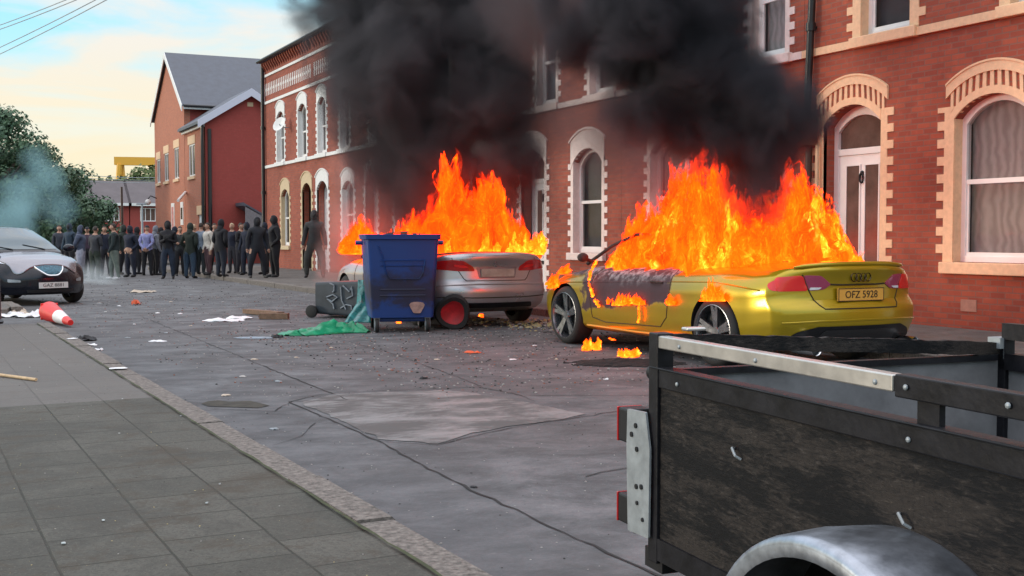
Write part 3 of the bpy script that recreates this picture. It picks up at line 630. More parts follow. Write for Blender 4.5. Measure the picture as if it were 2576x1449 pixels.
def lamp(px,ytop,Y,label,m,head=True,cat='street lamp',name='street_lamp',r=.07):
    r_=ray(px,ytop); p=Vector((0,0,H))+r_*(Y/r_.y); t=empty(name,(p.x,p.y,0),0,label,cat)
    MB().tube([(0,0,0),(0,0,p.z)],[r,r*.6],8).build('column',m,t)
    if head: b=MB(); b.box(-.45,.45,-.12,.12,p.z-.04,p.z+.1); b.build('lamp_head',m,t,bevel=.03)
    return t
lamp(357,514,100,'pale street lamp standing before the far brick houses',M['greyplate'],r=.12)
lamp(306,470,78,'slim mauve-brown post rising from the crowd in front of the far houses',M['browndoor'],head=False,cat='post',name='utility_post',r=.11)
# overhead wires at upper left
def wire(a,b_,sag,label,r=.007,grp='overhead wires at the top left'):
    a=Vector(a); b_=Vector(b_); pts=[]
    for i in range(13):
        t=i/12; p=a.lerp(b_,t); p.z-=sag*4*t*(1-t); pts.append(p)
    MB().tube(pts,r,5).build('overhead_wire',M['greyplate'],label=label,cat='wire',group=grp)
wire(D(-260,228,24),D(420,-97,15),.1,'upper strand of the lower pair of overhead wires at the top left')
wire(D(-260,248,24),D(440,-95,15),.1,'lower strand of the lower pair of overhead wires at the top left')
wire(D(-260,140,24),D(330,-70,15),.1,'upper strand of the short wire pair in the top left corner')
wire(D(-260,152,24),D(350,-68,15),.1,'lower strand of the short wire pair in the top left corner')
for k,(ya,yb) in enumerate(((428,441),(436,447),(448,452))):
    wire(D(60,ya-6,120),D(398,yb+6,120),.3,['highest thin wire before the yellow crane','middle thin wire before the yellow crane','lowest thin wire before the yellow crane'][k],r=.03,grp='thin far wires before the crane')
# ------------------------------------------------------------------ trees
def leafmat(name,c1,c2):
    m=bpy.data.materials.new(name); m.use_nodes=True; T=m.node_tree; n=T.nodes; b=n['Principled BSDF']
    oi=n.new('ShaderNodeNewGeometry'); P=oi.outputs['Position']
    f=noi(n,T,P,.8,3,.6); g=oi.outputs['Random Per Island']
    c=mixc(n,T,math_(n,T,'ADD',math_(n,T,'MULTIPLY',g,.6),math_(n,T,'MULTIPLY',f,.5),True),c1,c2)
    T.links.new(c,b.inputs['Base Color']); b.inputs['Roughness'].default_value=.6; b.inputs['Subsurface Weight'].default_value=0
    return m
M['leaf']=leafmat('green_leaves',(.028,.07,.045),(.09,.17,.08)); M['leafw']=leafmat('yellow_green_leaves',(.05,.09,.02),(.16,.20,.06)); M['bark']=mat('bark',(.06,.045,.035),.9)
def tree(loc,h,w,n,leaf,label,m='leaf',seed=0,trunk=.3,group=None,th=.25):
    rnd=random.Random(seed); t=empty('tree',loc,0,label,'tree',group)
    b=MB(); b.tube([(0,0,0),(.1,.1,h*.35),(0,0,h*.7)],[trunk,trunk*.7,trunk*.25],8)
    for i in range(7):
        a=rnd.uniform(0,6.28); z=h*rnd.uniform(.25,.5); b.tube([(0,0,z),(math.cos(a)*w*.2,math.sin(a)*w*.2,z+h*.15),(math.cos(a)*w*.38,math.sin(a)*w*.38,z+h*.28)],[trunk*.4,trunk*.25,.04],6)
    b.build('trunk',M['bark'],t)
    cl=[]
    for i in range(46):
        a=rnd.uniform(0,6.28); z=rnd.uniform(th,1); rr=w*.5*math.sqrt(max(.05,1-((z-.52)/.52)**2))*rnd.uniform(.35,1); cl.append((Vector((math.cos(a)*rr,math.sin(a)*rr,z*h*.95)),rnd.uniform(.08,.17)*w))
    b=MB(); vs=[];fs=[]
    for i in range(n):
        c,r=rnd.choice(cl); d=Vector((rnd.gauss(0,1),rnd.gauss(0,1),rnd.gauss(0,.8))); d=d.normalized()*r*rnd.uniform(.55,1.08); p=c+d
        if p.z<.6: continue
        nrm=(d.normalized()+Vector((rnd.uniform(-.7,.7),rnd.uniform(-.7,.7),rnd.uniform(-.3,.9)))).normalized(); u=nrm.orthogonal().normalized(); v=nrm.cross(u); s=leaf*rnd.uniform(.6,1.3); k=len(vs)
        vs+=[p+u*s,p+v*s*.6,p-u*s,p-v*s*.6]; fs.append((k,k+1,k+2,k+3))
    b.add(vs,fs); b.build('crown',M[m],t,fixn=False); return t
def tp(px,Y): r_=ray(px,600); q=Vector((0,0,H))+r_*(Y/r_.y); return (q.x,q.y,0)
tree(tp(-25,62),7.3,6.6,20000,.105,'tall dense green tree at the left edge of the photo',seed=1,trunk=.4,group='trees at the left behind the black car')
tree(tp(95,72),6.2,6.0,15000,.115,'middle green tree veiled by blue smoke behind the black car',seed=2,group='trees at the left behind the black car')
tree(tp(170,84),5.5,7.0,15000,.13,'rightmost rounded green tree beside the far houses',seed=3,group='trees at the left behind the black car',th=.12)
tree(tp(60,92),7.3,9,9000,.16,'green tree filling the gap behind the two left trees',seed=9,group='trees at the left behind the black car',th=.1)
for i,(px,h) in enumerate(((258,10.4),(300,9.8),(345,11.2),(392,12.6))):
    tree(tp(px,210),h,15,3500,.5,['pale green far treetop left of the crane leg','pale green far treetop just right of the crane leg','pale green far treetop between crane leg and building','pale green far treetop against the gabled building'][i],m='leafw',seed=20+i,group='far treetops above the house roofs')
# ------------------------------------------------------------------ cars
def interp(tab,v):
    if v<=tab[0][0]: return tab[0][1]
    for (a,p),(b,q) in zip(tab[:-1],tab[1:]):
        if v<=b:
            t=(v-a)/(b-a); t=t*t*(3-2*t)*.5+t*.5; return p+(q-p)*t
    return tab[-1][1]
def grid_shell(nx,ny,nz,fn):
    """surface of a cube grid mapped by fn(a,b,c)->Vector, a,b,c in [-1,1]; lists of cut positions"""
    vid={}; vs=[]; fs=[]
    def V(i,j,k):
        if (i,j,k) not in vid: vid[(i,j,k)]=len(vs); vs.append(fn(nx[i],ny[j],nz[k]))
        return vid[(i,j,k)]
    X,Y,Z=len(nx)-1,len(ny)-1,len(nz)-1
    for i in range(X):
        for j in range(Y):
            fs.append((V(i,j,0),V(i,j+1,0),V(i+1,j+1,0),V(i+1,j,0))); fs.append((V(i,j,Z),V(i+1,j,Z),V(i+1,j+1,Z),V(i,j+1,Z)))
    for i in range(X):
        for k in range(Z):
            fs.append((V(i,0,k),V(i+1,0,k),V(i+1,0,k+1),V(i,0,k+1))); fs.append((V(i,Y,k),V(i,Y,k+1),V(i+1,Y,k+1),V(i+1,Y,k)))
    for j in range(Y):
        for k in range(Z):
            fs.append((V(0,j,k),V(0,j,k+1),V(0,j+1,k+1),V(0,j+1,k))); fs.append((V(X,j,k),V(X,j+1,k),V(X,j+1,k+1),V(X,j,k+1)))
    return vs,fs
def cuts(n,edge=.0,k=4):
    u=[-1+2*i/n for i in range(n+1)]
    if edge:
        e=[-1+edge*(i/k) for i in range(k)]; u=[x for x in u if -1+edge<=x<=1-edge]; u=sorted(set(e+u+[-x for x in e]))
    return u
def rbox(a,b,c,hx,hy,hz,r):
    p=Vector((a*hx,b*hy,c*hz)); q=Vector((max(-hx+r,min(hx-r,p.x)),max(-hy+r,min(hy-r,p.y)),max(-hz+r,min(hz-r,p.z)))); d=p-q
    if d.length>1e-9: p=q+d.normalized()*r
    return p.x/hx,p.y/hy,p.z/hz
class Car:
    def __init__(s,spec,root,paint,bodyname='body'):
        s.k=k=spec; s.root=root; hl=k['len']/2
        def fn(a,b,c):
            r=.07
            a,b,c=rbox(a,b,c,.92,hl,.42,k.get('round',.09))
            y0=b*hl
            w=interp(k['w'],y0); zt=interp(k['top'],y0); zb=interp(k['bot'],y0)
            cc=(c+1)/2
            zt2=zt-k.get('crown',.07)*abs(a)**3.2
            z=zb+(zt2-zb)*cc
            tum=interp(k['side'],cc)
            x=a*w*tum
            y=y0
            t=max(0,-b); f=max(0,b)
            y+= (interp(k['rear'],z)+k['rcurve']*abs(a)**2.6)*t**6
            y-= (interp(k['front'],z)+k['fcurve']*abs(a)**2.4)*f**6
            return Vector((x,y,z))
        vs,fs=grid_shell(cuts(28,.12),cuts(84,.04),cuts(18,.22),fn)
        b=MB(); b.add(vs,fs); me=b.mesh('full',paint,50)
        s.bvh=BVHTree.FromPolygons([Vector(v) for v in vs],fs)
        o=bpy.data.objects.new(bodyname,me); COL.objects.link(o)
        cb=MB(); wr=k['arch']
        for y in k['axles']:
            for sx in (-1,1): cb.cyl((sx*.58,y,k['wz']),(sx*1.3,y,k['wz']),wr,40)
        cut=bpy.data.objects.new('cut',cb.mesh('cut',M['blackpaint'])); COL.objects.link(cut)
        md=o.modifiers.new('b','BOOLEAN'); md.operation='DIFFERENCE'; md.object=cut; md.solver='EXACT'
        dg=bpy.context.evaluated_depsgraph_get(); dg.update()
        me2=bpy.data.meshes.new_from_object(o.evaluated_get(dg)); me2.name=bodyname
        bpy.data.objects.remove(o); bpy.data.objects.remove(cut)
        me2.materials.clear(); me2.materials.append(paint); me2.materials.append(M['rimdark'])
        for p in me2.polygons:
            c=p.center; inside=False
            for y in k['axles']:
                if (Vector((c.y-y,c.z-k['wz'])).length<wr+.004) and abs(c.x)<.99*interp(k['w'],c.y) : inside=True
            p.material_index=1 if inside or c.z<k['botz']+.0 and abs(p.normal.z)>.9 else 0
        me2.shade_smooth(); me2.set_sharp_from_angle(angle=R(38))
        s.body=objm(bodyname,me2,root)
    def hit(s,u,v,d,off):
        # d: 'L','R','B','F','T'; (u,v) plane coords
        if d=='L': o,dr=Vector((-3,u,v)),Vector((1,0,0))
        elif d=='R': o,dr=Vector((3,u,v)),Vector((-1,0,0))
        elif d=='B': o,dr=Vector((u,-5,v)),Vector((0,1,0))
        elif d=='F': o,dr=Vector((u,5,v)),Vector((0,-1,0))
        else: o,dr=Vector((u,v,4)),Vector((0,0,-1))
        h=s.bvh.ray_cast(o,dr)
        if h[0] is None: return None
        return h[0]+h[1].normalized()*off*(1 if h[1].dot(dr)<0 else -1)
    def patch(s,name,poly,d,m,off=.006,grid=.05,parent=None,smoothd=True,skirt=.02,label=None,lens=0):
        bm=bmesh.new(); vs=[bm.verts.new((p[0],p[1],0)) for p in poly]; bm.faces.new(vs)
        xs=[p[0] for p in poly]; ys=[p[1] for p in poly]
        for ax,lo,hi in ((0,min(xs),max(xs)),(1,min(ys),max(ys))):
            q=lo+grid
            while q<hi:
                co_=(q,0,0) if ax==0 else (0,q,0); no=(1,0,0) if ax==0 else (0,1,0)
                bmesh.ops.bisect_plane(bm,geom=bm.verts[:]+bm.edges[:]+bm.faces[:],plane_co=co_,plane_no=no); q+=grid
        bad=[]
        edge={v for e in bm.edges if e.is_boundary for v in e.verts}
        for v in bm.verts:
            h=s.hit(v.co.x,v.co.y,d,off+(0 if v in edge else lens))
            if h is None: bad.append(v)
            else: v.co=h
        if bad: bmesh.ops.delete(bm,geom=bad,context='VERTS')
        bmesh.ops.recalc_face_normals(bm,faces=bm.faces)
        # make sure outward
        dr={'L':Vector((-1,0,0)),'R':Vector((1,0,0)),'B':Vector((0,-1,0)),'F':Vector((0,1,0)),'T':Vector((0,0,1))}[d]
        if bm.faces and sum((f.normal.dot(dr) for f in bm.faces))<0: bmesh.ops.reverse_faces(bm,faces=bm.faces)
        be=[e for e in bm.edges if e.is_boundary]
        g=bmesh.ops.extrude_edge_only(bm,edges=be); 
        for v in [x for x in g['geom'] if isinstance(x,bmesh.types.BMVert)]: v.co-=dr*skirt
        me=bpy.data.meshes.new(name); bm.to_mesh(me); bm.free(); me.materials.append(m); me.shade_smooth(); me.set_sharp_from_angle(angle=R(50))
        o=objm(name,me,parent or s.root)
        if label: o['label']=label
        return o
    def seam(s,name,pts,d,m,r=.006,parent=None,off=.0,step=.04,closed=False):
        P=[Vector(p) for p in pts]; 
        if closed: P.append(P[0])
        q=[]
        for a,b_ in zip(P[:-1],P[1:]):
            n=max(1,int((b_-a).length/step)); q+=[a.lerp(b_,i/n) for i in range(n)]
        q.append(P[-1]); h=[s.hit(p.x,p.y,d,off) for p in q]; h=[x for x in h if x is not None]
        if len(h)<2: return None
        return MB().tube(h,r,6).build(name,m,parent or s.root)
def wheel(root,x,y,z,r,w,side,spokes=5,rim=None,rimr=.27,style='twin',back=None):
    t=objm('wheel',MB().lathe([(rimr-.01,-w/2),(r-.035,-w/2-.0),(r-.008,-w/2+.03),(r,-w/4),(r,w/4),(r-.008,w/2-.03),(r-.035,w/2),(rimr-.01,w/2)],40,'X',closed=True).mesh('tyre',M['rubber'],50),root,(x,y,z))
    o=side*(w/2-.004); b=MB()
    b.lathe([(rimr,o),(rimr-.018,o+side*.004),(rimr-.03,o-side*.03),(rimr-.03,-o)],40,'X')
    b.lathe([(.001,o-side*.022),(.05,o-side*.022),(.06,o-side*.045),(.001,o-side*.06)],16,'X')
    for i in range(spokes):
        a=2*PI*i/spokes+.3
        for da in ((-.13,.13) if style=='twin' else (0,)):
            sp=.022 if style=='twin' else .035
            ca,sa=math.cos(a),math.sin(a); c2,s2=math.cos(a+da),math.sin(a+da)
            p0=Vector((0,ca*.045,sa*.045)); p1=Vector((0,c2*(rimr-.022),s2*(rimr-.022))); t_=(p1-p0).normalized(); q=Vector((0,-t_.z,t_.y))
            X0,X1=o-side*.028,o-side*.012; wa,wb=sp*1.25,sp*.9
            vs=[(X0-side*.03,*(p0+q*wa)[1:]),(X0-side*.03,*(p0-q*wa)[1:]),(X1-side*.03,*(p1-q*wb)[1:]),(X1-side*.03,*(p1+q*wb)[1:]),
                (X0,*(p0+q*wa)[1:]),(X0,*(p0-q*wa)[1:]),(X1,*(p1-q*wb)[1:]),(X1,*(p1+q*wb)[1:])]
            b.add(vs,[(0,1,2,3),(4,5,6,7),(0,1,5,4),(1,2,6,5),(2,3,7,6),(3,0,4,7)])
    rm=b.build('rim',rim or M['rimgrey'],t,smooth=35)
    MB().lathe([(.001,o-side*.09),(rimr-.04,o-side*.09),(rimr-.04,o-side*.11),(.001,o-side*.11)],28,'X').build('brake_disc',M['rimdark'],t)
    return t
def rounded(pts,r=.03,n=4):
    out=[]; k=len(pts)
    for i in range(k):
        p=Vector(pts[i]); a=Vector(pts[i-1]); b=Vector(pts[(i+1)%k]); da=(a-p); db=(b-p); ra=min(r,da.length*.45); rb=min(r,db.length*.45)
        A=p+da.normalized()*ra; B=p+db.normalized()*rb
        for j in range(n+1):
            t=j/n; q=A*(1-t)**2+p*2*t*(1-t)+B*t*t; out.append((q.x,q.y))
    return out
def gold_paint():
    m=bpy.data.materials.new('burnt_gold_paint'); m.use_nodes=True; T=m.node_tree; n=T.nodes; b=n['Principled BSDF']
    t=n.new('ShaderNodeTexCoord'); P=t.outputs['Object']; s=n.new('ShaderNodeSeparateXYZ'); T.links.new(P,s.inputs[0])
    no=noi(n,T,P,4,6,.65,.3); n2=noi(n,T,P,11,6,.7); n3=noi(n,T,P,2.2,5,.65)
    nz=math_(n,T,'MULTIPLY',math_(n,T,'SUBTRACT',no,.5),.55)
    # scorched door zone on the left side
    ya=smooth(n,T,math_(n,T,'ADD',s.outputs[1],nz),-.74,-.66); yb=smooth(n,T,math_(n,T,'ADD',s.outputs[1],nz),1.06,.98)
    # lower edge of the scorch rises towards the rear
    low=math_(n,T,'ADD',math_(n,T,'MULTIPLY',s.outputs[1],-.10),.50)
    zz=smooth(n,T,math_(n,T,'SUBTRACT',math_(n,T,'ADD',s.outputs[2],math_(n,T,'MULTIPLY',nz,.5)),low),-.02,.03)
    xx=smooth(n,T,s.outputs[0],-.6,-.65)
    burn=math_(n,T,'MULTIPLY',math_(n,T,'MULTIPLY',ya,yb),math_(n,T,'MULTIPLY',zz,xx))
    # scorched top edge running along the belt line and scuttle
    top=smooth(n,T,math_(n,T,'ADD',s.outputs[2],math_(n,T,'MULTIPLY',nz,.35)),.875,.93); fy=smooth(n,T,math_(n,T,'ADD',s.outputs[1],nz),-1.05,-.85)
    fy2=smooth(n,T,s.outputs[1],1.75,1.45)
    tp_=math_(n,T,'MULTIPLY',top,math_(n,T,'MULTIPLY',fy,fy2))
    fend=math_(n,T,'MULTIPLY',math_(n,T,'MULTIPLY',smooth(n,T,s.outputs[1],1.0,1.1),smooth(n,T,s.outputs[1],1.75,1.5)),smooth(n,T,math_(n,T,'ADD',s.outputs[2],math_(n,T,'MULTIPLY',nz,.2)),.76,.80))
    burn=math_(n,T,'MAXIMUM',math_(n,T,'MAXIMUM',burn,tp_),fend)
    # rear arch scorch
    gold=mixc(n,T,no,(.40,.285,.007),(.48,.34,.009))
    haze=math_(n,T,'MULTIPLY',smooth(n,T,math_(n,T,'ADD',s.outputs[1],nz),-1.5,-.7),smooth(n,T,math_(n,T,'ADD',s.outputs[2],nz),.2,.75))
    gold=mixc(n,T,math_(n,T,'MULTIPLY',haze,.35),gold,(.10,.05,.02))
    ashz=smooth(n,T,math_(n,T,'ADD',s.outputs[2],math_(n,T,'MULTIPLY',nz,.6)),.72,.86)
    ash=math_(n,T,'MULTIPLY',smooth(n,T,n2,.42,.62),ashz)
    bc=mixc(n,T,n3,(.030,.014,.018),(.085,.05,.06)); bc=mixc(n,T,math_(n,T,'MULTIPLY',ash,.75),bc,(.40,.36,.38))
    col=mixc(n,T,burn,gold,bc)
    T.links.new(col,b.inputs['Base Color'])
    T.links.new(math_(n,T,'MULTIPLY',math_(n,T,'SUBTRACT',1,burn),.55),b.inputs['Metallic'])
    T.links.new(smooth(n,T,burn,0,1,.30,.9),b.inputs['Roughness'])
    T.links.new(math_(n,T,'MULTIPLY',math_(n,T,'SUBTRACT',1,burn),.6),b.inputs['Coat Weight']); b.inputs['Coat Roughness'].default_value=.12
    bp=n.new('ShaderNodeBump'); T.links.new(math_(n,T,'MULTIPLY',burn,.5),bp.inputs['Strength']); bp.inputs['Distance'].default_value=.01; T.links.new(n2,bp.inputs['Height']); T.links.new(bp.outputs[0],b.inputs['Normal'])
    return m
M['gold']=gold_paint()
M['burnt']=mat('burnt_metal',(.045,.032,.03),.85,metal=.2,var=.6,vs=9,bump=.4,bs=30)
M['seam']=mat('panel_gap',(.035,.022,.004),.7)
coupe=dict(len=4.78,axles=(1.375,-1.375),wz=.33,arch=.365,botz=.2,crown=.075,round=.10,
  w=[(-2.31,.87),(-1.9,.905),(-1.4,.925),(-.6,.905),(.6,.905),(1.4,.915),(1.9,.885),(2.31,.80)],
  top=[(-2.31,.985),(-2.22,.99),(-1.9,.975),(-1.4,.985),(-.6,.955),(.6,.93),(1.0,.93),(1.6,.85),(2.1,.74),(2.31,.62)],
  bot=[(-2.31,.27),(-1.9,.21),(-1.7,.19),(1.7,.19),(2.1,.21),(2.31,.24)],
  side=[(0,.93),(.12,.965),(.30,.99),(.5,1.0),(.62,.998),(.74,1.0),(.80,.985),(.92,.945),(1,.90)],
  rear=[(.2,.08),(.36,.03),(.44,.0),(.58,.0),(.63,.035),(.66,.07),(.80,.075),(.88,.055),(.95,.02),(1.0,.015)],rcurve=.22,
  front=[(.2,.05),(.5,.0),(.7,.05),(.9,.3)],fcurve=.42)
a5=empty('burning_coupe',(7.78,10.90,0),.03,'yellow gold two-door coupe with burning cabin and scorched door parked facing away','car'); a5.scale=(1.045,)*3
C=Car(coupe,a5,M['gold'])
for y in (1.375,-1.375):
    for sx in (-1,1): wheel(a5,sx*.80,y,.33,.332,.24,sx,spokes=5,rimr=.272)
# tail lights: outer half on the wing, inner half on the boot
def both(fn):
    for sx in (-1,1): fn(sx)
tl=lambda sx,pts:[(sx*x,z) for x,z in pts]
# wing part seen from behind
for sx in (-1,1):
    outer=rounded(tl(sx,[(.80,.865),(.60,.885),(.545,.745),(.81,.74)]),.03)
    C.patch('tail_light',outer,'B',M['redlensb'],.008,.035,lens=.004)
    inner=rounded(tl(sx,[(.590,.886),(.44,.882),(.36,.83),(.325,.80),(.40,.755),(.535,.745)]),.02)
    C.patch('tail_light',inner,'B',M['pinklens'],.008,.035,lens=.004)
    C.patch('lens_strip',rounded(tl(sx,[(.53,.776),(.42,.774),(.45,.756),(.535,.752)]),.008),'B',M['headlamp'],.0145,.03)
    # wrap-around on the flank
C.patch('tail_light_wrap',rounded([(-2.22,.865),(-2.12,.85),(-2.06,.80),(-2.10,.745),(-2.22,.74)],.03),'L',M['redlensb'],.006,.03)
C.patch('tail_light_wrap',rounded([(-2.22,.865),(-2.12,.85),(-2.06,.80),(-2.10,.745),(-2.22,.74)],.03),'R',M['redlensb'],.006,.03)
# boot lid outline
bo=[(-.615,.955),(-.60,.885),(-.535,.74),(-.47,.62),(-.43,.585),(.43,.585),(.47,.62),(.535,.74),(.60,.885),(.615,.955)]
C.seam('boot_seam',bo,'B',M['seam'],.0065)
C.seam('boot_crease',[(-.325,.800),(-.2,.795),(.2,.795),(.325,.800)],'B',M['seam'],.009)
b=MB(); 
lp=[]
for i in range(21):
    x=-.66+1.32*i/20; yy=C.hit(x,.90,'B',.0).y; lp.append(Vector((x,yy+.02,.985-.03*abs(x/.66)**3)))
b.tube(lp,[.008]+[.02]*19+[.008],8); b.build('boot_spoiler',M['gold'],a5,smooth=60)
# plate, emblem, diffuser, exhausts
pc=C.hit(0,.71,'B',0); py=pc.y
b=MB(); b.box(-.275,.275,py-.030,py-.004,.648,.765); pl_=b.build('number_plate',M['platey'],a5,bevel=.006)
tm=text_mesh('OFZ 5928',.092,.0015); to=objm('plate_text',tm,pl_); tm.materials.append(M['ink']); to.rotation_euler=(PI/2,0,0); to.location=(0,py-.0315,.705); to.scale=(1.02,1,1)
MB().prism([(-.275,.648),(.275,.648),(.275,.765),(-.275,.765)],[[(-.269,.654),(.269,.654),(.269,.759),(-.269,.759)]],py-.0325,py-.030).build('plate_border',M['ink'],pl_)
b=MB()
for i in range(4):
    cx=-.0825+.055*i; h=C.hit(cx,.865,'B',.0).y-.008; b.tube([(cx+.037*math.cos(t),h,.862+.037*math.sin(t)) for t in [2*PI*j/20 for j in range(21)]],.0055,6)
b.build('four_ring_emblem',mat('dark_chrome',(.09,.07,.04),.2,metal=1),a5,smooth=40)
C.patch('rear_diffuser',rounded([(-.66,.385),(-.50,.43),(.50,.43),(.66,.385),(.80,.27),(-.80,.27)],.03),'B',M['black'],.010,.05)
C.patch('diffuser_slot',rounded([(-.42,.40),(.42,.40),(.50,.30),(-.50,.30)],.02),'B',M['rimdark'],.016,.06)
for sx in (-1,1):
    b=MB(); b.lathe([(.052,-2.36),(.060,-2.37),(.062,-2.1),(.05,-2.1),(.05,-2.35)],20,'Y',(sx*.60,-.06,.245),closed=True); b.build('exhaust',M['chrome'],a5,smooth=50)
    MB().lathe([(.001,-2.30),(.05,-2.30)],16,'Y',(sx*.60,-.06,.245)).build('exhaust_bore',M['rimdark'],a5)
C.seam('bumper_crease',[(-.80,.46),(-.5,.475),(0,.48),(.5,.475),(.80,.46)],'B',M['gold'],.012,off=-.004)
# flank: door shut lines, handle, sill, arch lips
C.seam('door_seam',[(-.62,.93),(-.66,.70),(-.60,.42),(-.48,.32),(.55,.30),(.80,.34),(.83,.55),(.80,.90)],'L',M['seam'],.006)
C.seam('flank_crease',[(-2.0,.745),(-1.4,.80),(0,.76),(1.5,.70)],'L',M['gold'],.008,off=-.003)
C.seam('sill_trim',[(-.95,.245),(0,.235),(.95,.245)],'L',M['platey'],.012,off=.0)
h=C.hit(-.42,.755,'L',0); b=MB(); b.tube([(h.x-.002,-.52,.765),(h.x-.03,-.49,.77),(h.x-.03,-.35,.77),(h.x-.002,-.32,.765)],.012,8); b.build('door_handle',M['burnt'],a5,smooth=60)
# burnt cabin: pillars, roof skin, seat shells, scuttle opening
b=MB()
for sx in (-1,1):
    b.tube([(sx*.74,1.15,.92),(sx*.66,.75,1.13),(sx*.60,.38,1.25),(sx*.58,-.3,1.24),(sx*.60,-.85,1.16),(sx*.62,-1.2,1.02),(sx*.64,-1.38,.96)],[.022,.018,.018,.018,.02,.025,.03],8)
for y,z,w in ((.36,1.25,.60),(-.86,1.18,.60),(-.3,1.24,.58)): b.tube([(-w,y,z),(0,y,z+.01),(w,y,z)],.018,8)
b.build('cabin_frame',M['burnt'],a5,smooth=60)
rf=MB(); g_=8
vs=[];fs=[]
for i in range(g_+1):
    for j in range(g_+1):
        u=-1+2*i/g_; v=j/g_; y=.33-1.19*v; vs.append((u*.59,y,1.21-.05*math.sin(PI*v)*(1-u*u)-.035*u*u+.02+.012*math.sin(7*u+5*v)))
k=len(vs); vs2=[(x,y,z-.02) for x,y,z in vs]
for i in range(g_):
    for j in range(g_):
        a=i*(g_+1)+j; fs+=[(a,a+1,a+g_+2,a+g_+1),(k+a,k+a+g_+1,k+a+g_+2,k+a+1)]
rf.add(vs+vs2,fs); rf.build('roof',M['burnt'],a5,smooth=60)
b=MB()
for sx in (-1,1): b=MB().tube([(sx*.36,.15,.85),(sx*.36,-.1,1.05),(sx*.36,-.18,1.2)],[.2,.18,.09],10); b.build('seat_frame',M['burnt'],a5)
C.patch('cabin_floor_scorch',rounded([(-.62,.95),(.62,.95),(.66,-1.45),(-.66,-1.45)],.1),'T',M['ash'],.004,.12)
mt=MB(); mt.tube([(-.80,.86,.93),(-.95,.84,.98)],.02,6); mt.ball((-1.0,.83,1.0),(.07,.05,.05),10,8); mt.build('door_mirror',M['burnt'],a5,smooth=60)
# --- silver saloon
M['silver']=mat('silver_car_paint',(.46,.44,.45),.30,metal=.75,var=.06,vs=3,coat=.5)
saloon=dict(len=4.90,axles=(1.48,-1.48),wz=.325,arch=.36,botz=.2,crown=.06,round=.10,
  w=[(-2.45,.88),(-2.0,.92),(-1.4,.93),(1.4,.93),(2.0,.90),(2.45,.80)],
  top=[(-2.45,1.06),(-2.35,1.065),(-2.0,1.05),(-1.4,1.04),(-.6,.99),(.8,.96),(1.2,.95),(1.8,.88),(2.2,.78),(2.45,.66)],
  bot=[(-2.45,.28),(-2.0,.22),(-1.8,.19),(1.8,.19),(2.45,.24)],
  side=[(0,.94),(.15,.975),(.35,.995),(.6,1.0),(.72,1.0),(.82,.98),(.92,.95),(1,.91)],
  rear=[(.2,.07),(.4,.01),(.52,.0),(.60,.02),(.66,.06),(.85,.075),(.97,.04),(1.05,.02)],rcurve=.26,
  front=[(.2,.05),(.5,.0),(.7,.05),(.9,.3)],fcurve=.40)
bm5=empty('burning_saloon',(7.10,17.30,0),.018,'silver saloon with its cabin on fire seen from behind beyond the blue bin','car')
C2=Car(saloon,bm5,M['silver'])
for y in (1.48,-1.48):
    for sx in (-1,1): wheel(bm5,sx*.80,y,.325,.325,.23,sx,spokes=10,style='single',rimr=.24,rim=M['rimgrey'])
for sx in (-1,1):
    C2.patch('tail_light',rounded(tl(sx,[(.91,.93),(.66,.96),(.50,.945),(.36,.86),(.34,.80),(.56,.80),(.90,.83)]),.025),'B',M['redlens'],.008,.04,lens=.004)
    C2.patch('lens_strip',rounded(tl(sx,[(.62,.90),(.48,.885),(.42,.845),(.50,.845),(.62,.865)]),.01),'B',M['redlensb'],.015,.04)
    C2.patch('tail_light_wrap',rounded([(-2.33,.93),(-2.05,.91),(-2.0,.86),(-2.1,.83),(-2.33,.82)],.02),'L' if sx<0 else 'R',M['redlens'],.007,.04)
C2.seam('boot_seam',[(-.66,1.03),(-.64,.92),(-.55,.78),(-.50,.70),(-.46,.665),(.46,.665),(.50,.70),(.55,.78),(.64,.92),(.66,1.03)],'B',M['seam'],.006)
C2.patch('plate_recess_shade',rounded([(-.32,.86),(.32,.86),(.28,.70),(-.28,.70)],.02),'B',mat('recess_shade_silver',(.26,.24,.25),.4,metal=.6),.005,.06)  # flush patch, shade of the plate recess put into a darker silver
yb=C2.hit(0,.78,'B',0).y; MB().box(-.26,.26,yb-.022,yb-.01,.72,.83).build('number_plate',mat('sooty_plate',(.38,.30,.24),.6,var=.2,vs=9),bm5)
C2.seam('bumper_crease',[(-.85,.60),(-.4,.615),(.4,.615),(.85,.60)],'B',M['silver'],.012,off=-.004)
C2.seam('bumper_lower_crease',[(-.85,.44),(-.4,.43),(.4,.43),(.85,.44)],'B',M['seam'],.008)
C2.patch('rear_valance',rounded([(-.55,.36),(.55,.36),(.6,.29),(-.6,.29)],.02),'B',M['black'],.008,.06)
b=MB()
for sx in (-1,1): b.tube([(sx*.76,1.05,.95),(sx*.66,.6,1.25),(sx*.62,.2,1.33),(sx*.60,-.5,1.35),(sx*.62,-1.0,1.28),(sx*.68,-1.7,1.02)],[.025,.02,.02,.02,.022,.03],8)
for y,z in ((.2,1.33),(-.98,1.28)): b.tube([(-.62,y,z),(0,y,z+.02),(.62,y,z)],.02,8)
b.build('cabin_frame',M['burnt'],bm5,smooth=60)
MB().box(-.6,.6,-.96,.2,1.30,1.34).build('roof',M['burnt'],bm5,bevel=.02)
C2.patch('parcel_shelf_scorch',rounded([(-.66,.95),(.66,.95),(.70,-1.7),(-.70,-1.7)],.1),'T',M['ash'],.004,.15)
C2.seam('boot_front_edge',[(-.70,-1.78),(0,-1.86),(.70,-1.78)],'T',M['burnt'],.02)
C2.seam('door_seam',[(.9,.94),(.95,.6),(.85,.32),(-.1,.30),(-.15,.95)],'L',M['seam'],.006)
